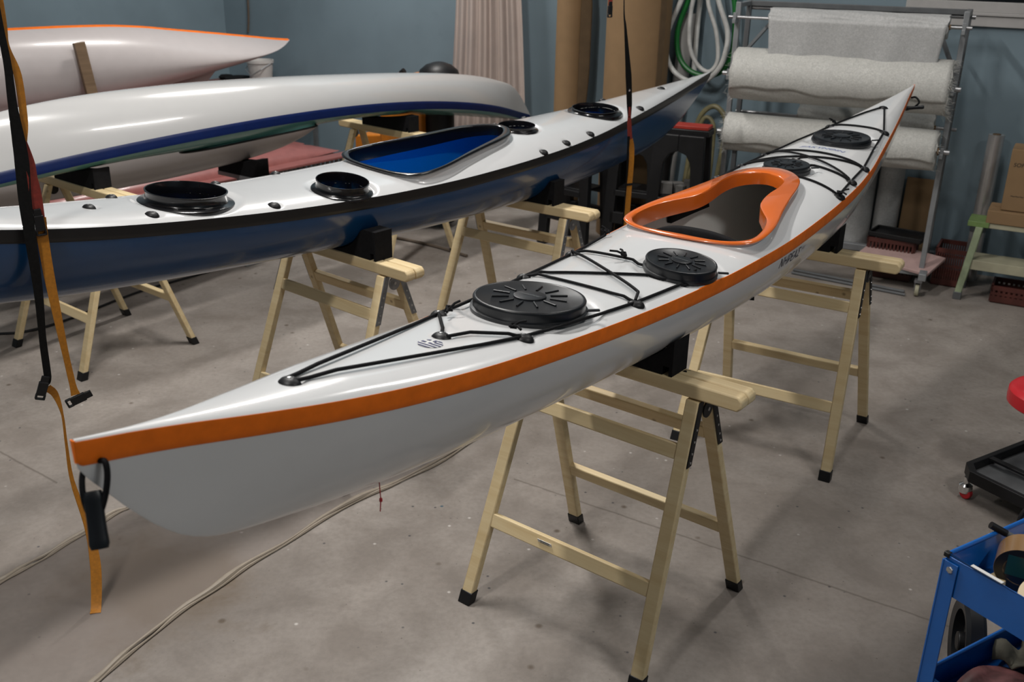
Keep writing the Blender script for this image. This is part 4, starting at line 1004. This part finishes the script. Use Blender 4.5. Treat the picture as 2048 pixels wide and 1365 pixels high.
s4 = strap_piece(rel([(.620, 5.492, 1.22), (.622, 5.494, 1.05), (.622, 5.494, .92), (.618, 5.492, .70), (.616, 5.49, .45)], OR), [.016, .012, .012, .014, .014], 'black_webbing', 'black_strap', rs, [D0, D1, D0])
MB().box((0, 0, 0), (.044, .008, .012)).build('keeper_loop', 'black', s3, loc=(.046, .046, .945)).rotation_euler = (0, 0, .6)
MB().lathe([(.008, 0), (.008, .004), (.0005, .005)], 12, R=Matrix.Rotation(PI/2, 3, 'X'), c=(.004, .002, 1.47)).build('rivet', 'chrome', s1)
OB = (.53, 6.05, 0)
hb = thing('hanging_strap', 'short red strap end with a black buckle, in front of the wide cardboard roll', 'strap', OB)
h1 = strap_piece([(0, 0, 4.58), (0, 0, 2.4), (0, 0, 1.90), (0, 0, 1.875)], [.028, .028, .028, .028], 'red_webbing', 'red_strap', hb, D0+(0,))
buckle(h1, (0, 0, 1.845), (0, 0, .6))
# ------------------------------------------------------------------ things along the back wall
cu = wthing('curtain', 'pleated pinkish plastic sheet hanging on the back wall beside the brown tubes', 'curtain', 4.04, .22)
rows = []
for i in range(26):
    t = i/25; z = .42+2.9*t; hw = .30+.12*(1-t)**1.3-.06*t; rr_ = []
    for k in range(141):
        x = -1+2*k/140; fold = .028*math.sin(k*.31+1.1*math.sin(k*.07)+t*.6)+.010*math.sin(k*.93+2*t)
        rr_.append((x*hw+.015*math.sin(t*5), fold*(1.15-.3*t), z))
    rows.append(rr_)
MB().grid(rows).build('sheet', 'curtain', cu, sharp=180)
MB().cyl((-.32, 0, 3.32), (.32, 0, 3.32), .012, 12).build('rail', 'greymetal', cu)
tb1 = wthing('cardboard_tube', 'slim brown cardboard roll standing upright left of the wide one', 'cardboard roll', 3.27, .22)
MB().lathe([(.100, 0), (.108, 0), (.108, 2.5), (.100, 2.5)], 48, cap0=False, cap1=False).build('tube', 'card', tb1)
fp = [[(.108+.075*(j/8)**1.0*max(0, min(1, (2.5-z)/.75))*max(.3, min(1, (z-.2)/1.0)), -.03+.05*j/8, z) for j in range(9)] for z in np.linspace(.1, 2.5, 20)]
f_ = MB().grid(fp).build('loose_edge', 'card_d', tb1, sharp=80); sd = f_.modifiers.new('solid', 'SOLIDIFY'); sd.thickness = .004
tb2 = wthing('cardboard_tube', 'wide brown cardboard roll standing behind the hanging black strap', 'cardboard roll', 2.63, .34)
MB().lathe([(.235, 0), (.245, 0), (.245, 2.4), (.235, 2.4)], 64, cap0=False, cap1=False).build('tube', 'card', tb2)
MB().prism([(.236, -.004), (.252, -.002), (.252, .05), (.236, .03)], (0, 0, 2.4), (0, 0, 0), (math.cos(-.5), math.sin(-.5), 0), (-math.sin(-.5), math.cos(-.5), 0)).build('seam_edge', 'card_d', tb2)
wr = wthing('film_roll', 'tall greyish plastic film roll standing beside the wide cardboard roll', 'film roll', 2.43, .075)
MB().lathe([(.025, 0), (.060, 0), (.060, 1.72), (.025, 1.72)], 32).build('film', 'greyfilm', wr); wr.rotation_euler = (0, .06, WALLROT)
ws2 = MB().prism([(0, 0), (.07, 0), (.064, .95), (.055, 1.12)], (0, .012, 0)).build('white_batten', 'hose_white', bevel=.002); ws2.location = wl(3.50, .10, 0); ws2.rotation_euler = (-.06, 0, WALLROT)
tag(ws2, 'pointed white batten leaning on the wall left of the slim cardboard roll', 'batten')
def hang(label, name, pts, r, mat, cat='hose', closed=True, grp='hose coils on the wall', par=None):
    P = [tuple(wl(u, o, z)) for u, o, z in pts]
    o = MB().tube(curve(P, 8, closed), r, 10, closed).build(name, mat)
    return tag(o, label, cat, grp)
hang('outer white hose coil hanging on the wall, drooping lowest', 'hose_coil', [(2.27, .22, 2.05), (2.35, .22, 1.81), (2.43, .22, 1.6), (2.44, .22, 1.46), (2.39, .23, 1.33), (2.27, .24, 1.245), (2.12, .24, 1.235), (2.01, .24, 1.33), (1.965, .23, 1.46), (1.97, .22, 1.62), (2.06, .22, 1.83), (2.12, .22, 2.05), (2.19, .22, 2.14)], .019, 'hose_white')
hang('green hose coil hanging inside the white coil on the wall', 'hose_coil', [(2.25, .17, 2.05), (2.31, .17, 1.82), (2.375, .17, 1.59), (2.35, .17, 1.41), (2.25, .18, 1.305), (2.10, .18, 1.275), (1.985, .18, 1.33), (1.935, .17, 1.46), (1.93, .17, 1.65), (1.96, .17, 1.85), (2.05, .17, 2.05), (2.15, .17, 2.15)], .020, 'hose_green')
hang('inner white hose coil, narrower than the outer white one', 'hose_coil', [(2.22, .20, 2.0), (2.27, .20, 1.75), (2.26, .20, 1.5), (2.19, .20, 1.36), (2.09, .20, 1.31), (2.03, .20, 1.40), (2.06, .20, 1.6), (2.14, .20, 1.8), (2.17, .20, 2.0)], .016, 'hose_white')
hang('grey white hose strand hanging straight in the middle of the coils', 'hose_strand', [(2.23, .08, 2.1), (2.25, .08, 1.7), (2.25, .08, 1.35), (2.245, .08, 1.28)], .020, 'hose_white', closed=False)
hang('yellowed hose loop hanging low behind the red topped trestle', 'hose_coil', [(2.02, .10, .05), (2.00, .10, .3), (1.97, .10, .6), (1.945, .10, .85), (1.97, .10, .98), (2.06, .10, 1.04), (2.16, .10, .95), (2.21, .10, .72), (2.24, .10, .45), (2.26, .10, .2), (2.2, .11, .06), (2.1, .11, .05)], .020, 'hose_yellow')
hang('second yellowed hose loop, lying inside the other yellowed one', 'hose_coil', [(2.06, .15, .08), (2.03, .15, .4), (2.02, .15, .7), (2.03, .15, .9), (2.09, .15, .96), (2.14, .15, .88), (2.17, .15, .6), (2.22, .15, .35), (2.2, .15, .1), (2.13, .15, .06)], .016, 'hose_yellow')
pg = MB()
for u in (2.16,): pg.cyl(wl(u, 0, 2.12), wl(u, .28, 2.13), .012, 12)
tag(pg.build('wall_peg', 'greymetal'), 'grey steel wall peg carrying the hose coils', 'peg')
wc = MB().tube(curve([wl(6.88, .012, 2.6), wl(6.87, .012, 2.0), wl(6.88, .014, 1.62), wl(6.89, .014, 1.45), wl(6.91, .014, 1.32)], 6), .010, 8).build('rope', 'rope')
tag(wc, 'short brown cord hanging on the back wall near the corner', 'cord')
sh = wthing('wall_shelf', 'reddish low shelf by the back wall behind the kayaks, carrying a bucket', 'shelf', 6.55, .30)
MB().box((0, 0, .865), (1.15, .5, .035)).build('board', 'shelf', sh, bevel=.003)
for x in (-.5, .5):
    for y in (-.2, .2): MB().box((x, y, .424), (.035, .035, .848)).build('leg', 'greymetal_d', sh)
bk = wthing('bucket', 'white plastic bucket on the low shelf by the back wall', 'bucket', 6.50, .32, .883)
MB().lathe([(.09, 0), (.100, .0), (.122, .20), (.130, .20), (.130, .225), (.122, .225), (.118, .205), (.095, .006), (.001, .006)], 40, cap1=False).build('pail', 'bucket', bk)
MB().tube([(-.128, .0, .195), (-.10, -.10, .14), (.0, -.135, .09), (.10, -.10, .15), (.128, .0, .195)], .004, 8).build('bail', 'greymetal', bk)
for k, (u, w_) in enumerate(((6.80, .22), (6.97, .12))):
    o = MB().lathe([(.02, 0), (w_*.4, .0), (w_*.5, .03), (w_*.35, .05), (.01, .055)], 20, sx=1.3).build('rag_bundle', 'blackfoam'); o.location = wl(u, .30, .883)
    tag(o, ('larger dark bundle on the reddish shelf, next to the bucket', 'smaller dark bundle at the left end of the reddish shelf')[k], 'bundle')
# ------------------------------------------------------------------ orange and black machine behind the overturned kayak
mc = wthing('shop_machine', 'orange and black wheeled machine mostly hidden behind the overturned kayak', 'machine', 4.28, 1.02)
MB().prism([(-.16, .25), (.20, .25), (.22, .60), (.20, 1.18), (.12, 1.235), (.03, 1.22), (-.16, 1.10), (-.20, .8)], (0, .34, 0), (0, -.17, 0)).build('casing', 'orange_dull', mc, bevel=.02)
MB().prism([(-.46, .30), (-.12, .24), (-.14, .74), (-.46, .70)], (0, .30, 0), (0, -.15, 0)).build('fender', 'orange_dull', mc, bevel=.015)
MB().lathe([(.165, 0), (.17, .06), (.15, .125), (.10, .165), (.04, .185), (.001, .19)], 40, (.275, 0, 1.135), cap1=False).build('hood', 'black', mc)
MB().lathe([(.02, 0), (.165, 0), (.165, .02), (.14, .02)], 32, (.275, 0, 1.10)).build('collar', 'black', mc); MB().cyl((.275, 0, .05), (.275, 0, 1.10), .12, 28).build('drum', 'black', mc)
for y in (-.18, .18):
    MB().cyl((-.34, y-.03, .44), (-.34, y+.03, .44), .17, 36).build('wheel', 'rubber', mc, bevel=.01)
MB().cyl((-.34, -.18, .44), (-.34, .18, .44), .015, 12).build('axle', 'steel', mc)
for x in (-.35, .1): MB().box((x, 0, .14), (.04, .28, .28)).build('foot', 'black', mc)
hd = MB().tube([(-.20, -.05, 1.12), (-.10, -.06, 1.18), (-.03, -.06, 1.225)], .016, 10).build('handle', 'red', mc); MB().cyl((-.045, -.06, 1.215), (-.012, -.06, 1.24), .022, 14).build('grip', 'black', hd)
# ------------------------------------------------------------------ pink mould, its bench and the supports behind
def ka(along, lat, z): p = A5+KU*along+KN*lat; return Vector((p.x, p.y, z))
KROT = math.atan2(KU.y, KU.x)
pm = thing('boat_mould', 'long pink boat mould lying low behind the white kayaks', 'mould', ka(1.75, -1.76, 0), KROT)
rows = []
for i in range(41):
    x = -1.65+3.3*i/40; t = abs(x)/1.65; hw = .30*(1-.35*t**2.5); hz = .13*(1-t**4)
    rows.append([(x, hw*math.cos(a), .42+hz*math.sin(a)) for a in np.linspace(0, PI, 15)])
MB().grid(rows).build('shell', 'pink', pm, sharp=60)
fl_ = MB()
for sg in (-1, 1): fl_.box((0, sg*.34, .415), (3.3, .14, .022))
fl_.build('flange', 'pink', pm, bevel=.004)
pb = thing('mould_bench', 'grey ribbed bench carrying the pink mould', 'bench', ka(1.75, -1.76, 0), KROT)
bb_ = MB()
for k in range(60): bb_.box((-1.6+3.2*(k+.5)/60, -.34, .20), (.028, .012+.008*(k % 2), .40))
bb_.build('front_panel', 'greypanel', pb, smooth=False)
MB().box((0, 0, .395), (3.2, .66, .016)).build('top_board', 'greypanel', pb)
for x in (-1.5, 0, 1.5): MB().box((x, .2, .194), (.06, .06, .387)).build('leg', 'greymetal', pb)
for k, (al, lab) in enumerate(((1.66, 'grey steel post stand under the low white kayak, showing below its foam block'), (-.85, 'grey steel post stand under the near end of the low white kayak'))):
    sd_ = thing('post_stand', lab, 'stand', ka(al, -.74, 0), KROT)
    MB().box((0, 0, .015), (.40, .40, .03)).build('base', 'greymetal', sd_, bevel=.004); MB().box((0, 0, .308), (.075, .075, .556)).build('post', 'greymetal', sd_, bevel=.003); MB().box((0, 0, .60), (.10, .46, .03)).build('top_plate', 'greymetal', sd_, bevel=.003)
    fbk = MB().prism([(-.22, 0), (.22, 0), (.22, .135), (.16, .125), (.10, .108), (0, .100), (-.10, .108), (-.16, .125), (-.22, .135)], (.10, 0, 0), (-.05, 0, 0), (0, 1, 0), (0, 0, 1)).build('foam_block', 'blackfoam', smooth=False)
    fbk.location = ka(al, -.74, .616); fbk.rotation_euler = (0, 0, KROT); tag(fbk, ('black foam block under the low white kayak, above the grey post', 'black foam block under the near end of the low white kayak')[k], 'foam block', 'black foam blocks under the boats')
# stand with upright wooden prop for the leaning kayak
def kp(s, dw, z):   # point along the leaning kayak: s metres before the tip, dw toward the camera side
    p = T5-a5*s+b5*dw; return Vector((p.x, p.y, z))
ps = thing('prop_stand', 'wooden stand with an upright stick holding the leaning white kayak', 'stand', kp(2.12, .2, 0), h5)
inv = lambda p: Matrix.Rotation(-h5, 3, 'Z') @ (p-kp(2.12, .2, 0))
MB().bar(inv(kp(2.16, .58, 1.49)), inv(kp(2.10, .60, .93)), .080, .035, up=tuple(inv(kp(2.12, 1.2, 0)))).build('upright', 'wood_old', ps, bevel=.003)
MB().bar(inv(kp(2.12, .68, .93)), inv(kp(2.12, -.35, .93)), .06, .05).build('cross_beam', 'wood_old', ps)
for dw in (.55, -.25): MB().bar(inv(kp(2.12, dw, 0)), inv(kp(2.12, dw, .905)), .06, .06, up=(1, 0, 0)).build('leg', 'wood_old', ps)
fp5 = MB().box((0, 0, .03), (.12, .34, .06)).build('foam_block', 'blackfoam', smooth=False); fp5.location = kp(2.12, .34, .955); fp5.rotation_euler = (0, 0, h5)
tag(fp5, 'black foam pad between the leaning kayak and its wooden stand', 'foam block', 'black foam blocks under the boats')
pk = thing('hull_mould', 'pale pink hull shape lying beneath the leaning kayak', 'mould', kp(2.5, .12, 0), h5)
rows = []
for i in range(41):
    f = i/40; r_ = []
    for a in np.linspace(0, PI, 17):
        sa = math.sin(a); x1 = 1.38+.30*sa; x = -.30+(x1+.30)*f; t = max(0, (x+.1)/(x1+.1)); hw = .24*(1-t**2.4)+.003
        top = .90+.16*(x-.4)*.75+.12
        r_.append((x, hw*math.cos(a), top-.24*(1-sa)-.02))
    rows.append(r_)
MB().grid(rows).build('shell', 'white_pinkish', pk, sharp=60)
for x in (-.1, .7): MB().box((x, 0, .33), (.08, .3, .66)).build('leg', 'shelf', pk)
# ------------------------------------------------------------------ black plastic trestles with red tops
def trestle(label, u, off, rot, w=.36, h=.97, red=True):
    t = thing('plastic_trestle', label, 'trestle', wl(u, off, 0), WALLROT+rot, 'black plastic trestles by the back wall')
    for y, sg in ((-.12, -1), (.12, 1)):
        f = MB(); pts = [(-w/2-.02, 0), (-w/2+.055, 0), (-w/2+.075, h*.40)]
        pts = [(-w/2-.03, 0), (-w/2+.06, 0), (-w/2+.075, h*.36), (w/2-.075, h*.36), (w/2-.06, 0), (w/2+.03, 0), (w/2, h), (-w/2, h)]
        # frame with arched opening built from pieces
        f.prism([(-w/2-.03, 0), (-w/2+.055, 0), (-w/2+.075, h*.70), (-w/2+.085, h*.80), (-w/2+.12, h*.86), (0, h*.885), (0, h), (-w/2, h)], (0, .05, 0), (0, -.025, 0))
        f.prism([(w/2+.03, 0), (w/2, h), (0, h), (0, h*.885), (w/2-.12, h*.86), (w/2-.085, h*.80), (w/2-.075, h*.70), (w/2-.055, 0)], (0, .05, 0), (0, -.025, 0))
        f.box((0, 0, h*.30), (w-.06, .05, .09)); f.box((0, 0, h*.52), (w-.10, .05, .045))
        o = f.build('side_frame', 'black', t, smooth=False, bevel=.006); o.location = (0, y*.35, 0); o.rotation_euler = (-sg*.115 if False else sg*-.0, 0, 0)
        sk = .20
        o.matrix_basis = Matrix.Translation((0, sg*.155, 0)) @ Matrix(((1, 0, 0, 0), (0, 1, -sg*.11, 0), (0, 0, 1, 0), (0, 0, 0, 1)))
    MB().box((0, 0, h+.018), (w+.04, .17, .045)).build('top_cap', 'black', t, bevel=.006)
    if red: MB().box((0, 0, h+.052), (w+.02, .15, .024)).build('red_pad', 'red_plastic', t, bevel=.004)
    MB().box((0, 0, h*.545), (w-.12, .22, .02)).build('shelf', 'black', t, bevel=.003)
    return t
trestle('black plastic trestle with a bright red top behind the orange cockpit rim', 1.98, .98, .10)
trestle('black plastic trestle with its legs half hidden under the navy kayak, left of the others', 2.84, .88, -.22, w=.42, red=False, h=.84)
trestle('black plastic trestle between the red topped one and the leftmost, behind the amber strap', 2.40, .72, .05, w=.38, red=False, h=.86)
rng = random.Random(11); TR = Matrix.Translation(wl(1.98, .98, 0)) @ Matrix.Rotation(WALLROT+.10, 4, 'Z')
offs = [(-.085, -.05, .035, (.09, .08, .08), 'leftmost grey foam offcut on the trestle shelf'), (-.02, .03, .03, (.08, .08, .07), 'grey foam offcut at the back of the trestle shelf'), (.03, -.06, .03, (.06, .06, .07), 'small square grey foam offcut in front on the trestle shelf'), (.085, .0, .045, (.10, .08, .10), 'largest, tilted grey foam offcut at the right of the trestle shelf')]
for x, y, z, d, lab in offs:
    o = MB().box((0, 0, 0), d).build('foam_offcut', 'greyfoam', smooth=False, bevel=.003); o.location = TR @ Vector((x, y, .97*.545+.01+d[2]/2+.002)); o.rotation_euler = (0, 0, rng.uniform(-1, 1)); tag(o, lab, 'foam offcut', 'foam offcuts on the trestle shelf')
# ------------------------------------------------------------------ floor film and cables
E1 = [(-2.12, 2.5), (-1.97, 2.80), (-1.85, 3.02), (-1.75, 3.2), (-1.61, 3.49), (-1.53, 3.61), (-1.22, 4.05), (-.85, 4.55), (-.55, 5.0)]
E2 = [(-1.47, 2.15), (-1.38, 2.34), (-1.30, 2.51), (-1.18, 2.8), (-.97, 3.16), (-.67, 3.6), (-.38, 3.91), (.02, 4.48), (.30, 4.86)]
e1, e2 = curve(E1, 8), curve(E2, 8)
rows = [[(a[0]+(b[0]-a[0])*t, a[1]+(b[1]-a[1])*t, .0022+.0012*math.sin(i*.9+k*1.7)+.001*math.sin(i*.31-k*.8)) for k, t in enumerate(np.linspace(0, 1, 13))] for i, (a, b) in enumerate(zip(e1, e2))]
fm = thing('plastic_film', 'clear plastic film spread on the floor under the near end of the kayak', 'film', (0, 0, 0))
sheet_o = MB().grid(rows).build('sheet', 'film', fm, sharp=180, fixn=False)
rng = random.Random(5)
for e in (e1, e2):
    ed = MB(); P = []
    for i, p in enumerate(curve(e[::3], 4)): P.append((p[0]+.004*math.sin(i*.7), p[1]+.004*math.cos(i*.9), .009+.004*math.sin(i*.5)))
    ed.tube(P, [.0085+.0035*math.sin(i*.37)+.0015*math.sin(i*1.3) for i in range(len(P))], 8)
    ed.tube([(p[0]+.013, p[1]-.004, .006) for p in P], [.005+.002*math.sin(i*.8) for i in range(len(P))], 6)
    ed.build('rolled_edge', 'film_edge', fm)
c1 = MB().tube(curve([(-3.4, 5.38, .008), (-3.01, 5.41, .008), (-2.86, 5.47, .008), (-2.71, 5.68, .008), (-2.47, 6.2, .008), (-2.14, 6.66, .008), (-2.03, 6.95, .008), (-2.1, 7.4, .008)], 8), .008, 8).build('floor_cable', 'black')
tag(c1, 'black cable snaking across the floor behind the left sawhorse', 'cable')
c2 = MB().tube(curve([(-1.3, 7.75, .012), (-.9, 7.565, .012), (-.6, 7.36, .012), (-.35, 7.13, .012)], 8), .012, 8).build('floor_cable', 'rope')
tag(c2, 'short brown cable end on the floor between the middle sawhorses', 'cable')
for k, (p, q) in enumerate((((2.05, 6.95), (2.70, 6.50)), ((2.02, 6.88), (2.68, 6.43)))):
    o = MB().cyl((p[0], p[1], .011), (q[0], q[1], .011), .010, 10).build('steel_rod', 'greymetal_d'); tag(o, ('thin dark rod on the floor in front of the rack, the farther of two', 'thin dark rod on the floor in front of the rack, the nearer of two')[k], 'rod')
bo = MB().prism([(0, 0), (.06, 0), (.055, .012), (.005, .014)], (0, .03, 0)).build('wood_chip', 'wood_old'); bo.location = (-.42, 4.32, 0); bo.rotation_euler = (0, 0, .6); tag(bo, 'dark scrap of wood on the floor film below the kayak hull', 'scrap')

# ------------------------------------------------------------------ lamps
def lamp(x, y, rot, power, ln=1.25, wd=.16, z=4.46, label='', col=(1, .97, .93)):
    t = thing('ceiling_lamp', label, 'lamp', (x, y, z), rot, 'fluorescent ceiling lamps')
    b = MB().box((0, 0, .035), (ln+.06, wd+.04, .05)); b.build('housing', 'lampwhite', t, bevel=.004)
    MB().box((0, 0, .078), (.03, .03, .045)).build('hanger', 'lampwhite', t)
    d = bpy.data.lights.new('fluorescent_tube', 'AREA'); d.shape = 'RECTANGLE'; d.size = ln; d.size_y = wd; d.energy = power; d.color = col
    o = bpy.data.objects.new('fluorescent_tube', d); COL.objects.link(o); o.parent = t; o.location = (0, 0, .004)
    return t
LR = math.atan2(-WN.y, -WN.x)
EXPO = 0.0
lamp(-1.1, 4.3, LR, 135, label='fluorescent ceiling lamp above the navy kayak')
lamp(-1.9, .9, LR, 85, label='fluorescent ceiling lamp behind the viewer on the left')
lamp(-1.2, 8.0, LR, 105, label='fluorescent ceiling lamp nearest the back wall')
lamp(1.7, 4.6, LR, 40, label='fluorescent ceiling lamp above the far end of the orange taped kayak')
lamp(2.6, .6, LR, 62, label='fluorescent ceiling lamp above the tool cart')

# ------------------------------------------------------------------ world, camera, colour management
wd_ = bpy.data.worlds.new('World'); scene.world = wd_; wd_.use_nodes = True
wd_.node_tree.nodes['Background'].inputs[0].default_value = (.5, .55, .6, 1); wd_.node_tree.nodes['Background'].inputs[1].default_value = .02
cam = bpy.data.cameras.new('camera'); co = bpy.data.objects.new('camera', cam); COL.objects.link(co); scene.camera = co
p_, r_ = .38296173, .01956181
fw = Vector((0, math.cos(p_), -math.sin(p_))); up = Vector((0, math.sin(p_), math.cos(p_))); rt = Vector((1, 0, 0))
r2 = rt*math.cos(r_)+up*math.sin(r_); u2 = -rt*math.sin(r_)+up*math.cos(r_)
mm = Matrix((r2, u2, -fw)).transposed().to_4x4(); mm.translation = (0, 0, 2.44898399*U); co.matrix_world = mm
cam.sensor_width = 36; cam.lens = 1985/2048*36; cam.clip_end = 60
cam.dof.use_dof = True; cam.dof.focus_distance = 3.25; cam.dof.aperture_fstop = 4.5
vs_ = scene.view_settings; vs_.view_transform = 'Standard'; vs_.look = 'None'; vs_.gamma = 1; vs_.use_curve_mapping = False; vs_.exposure = EXPO
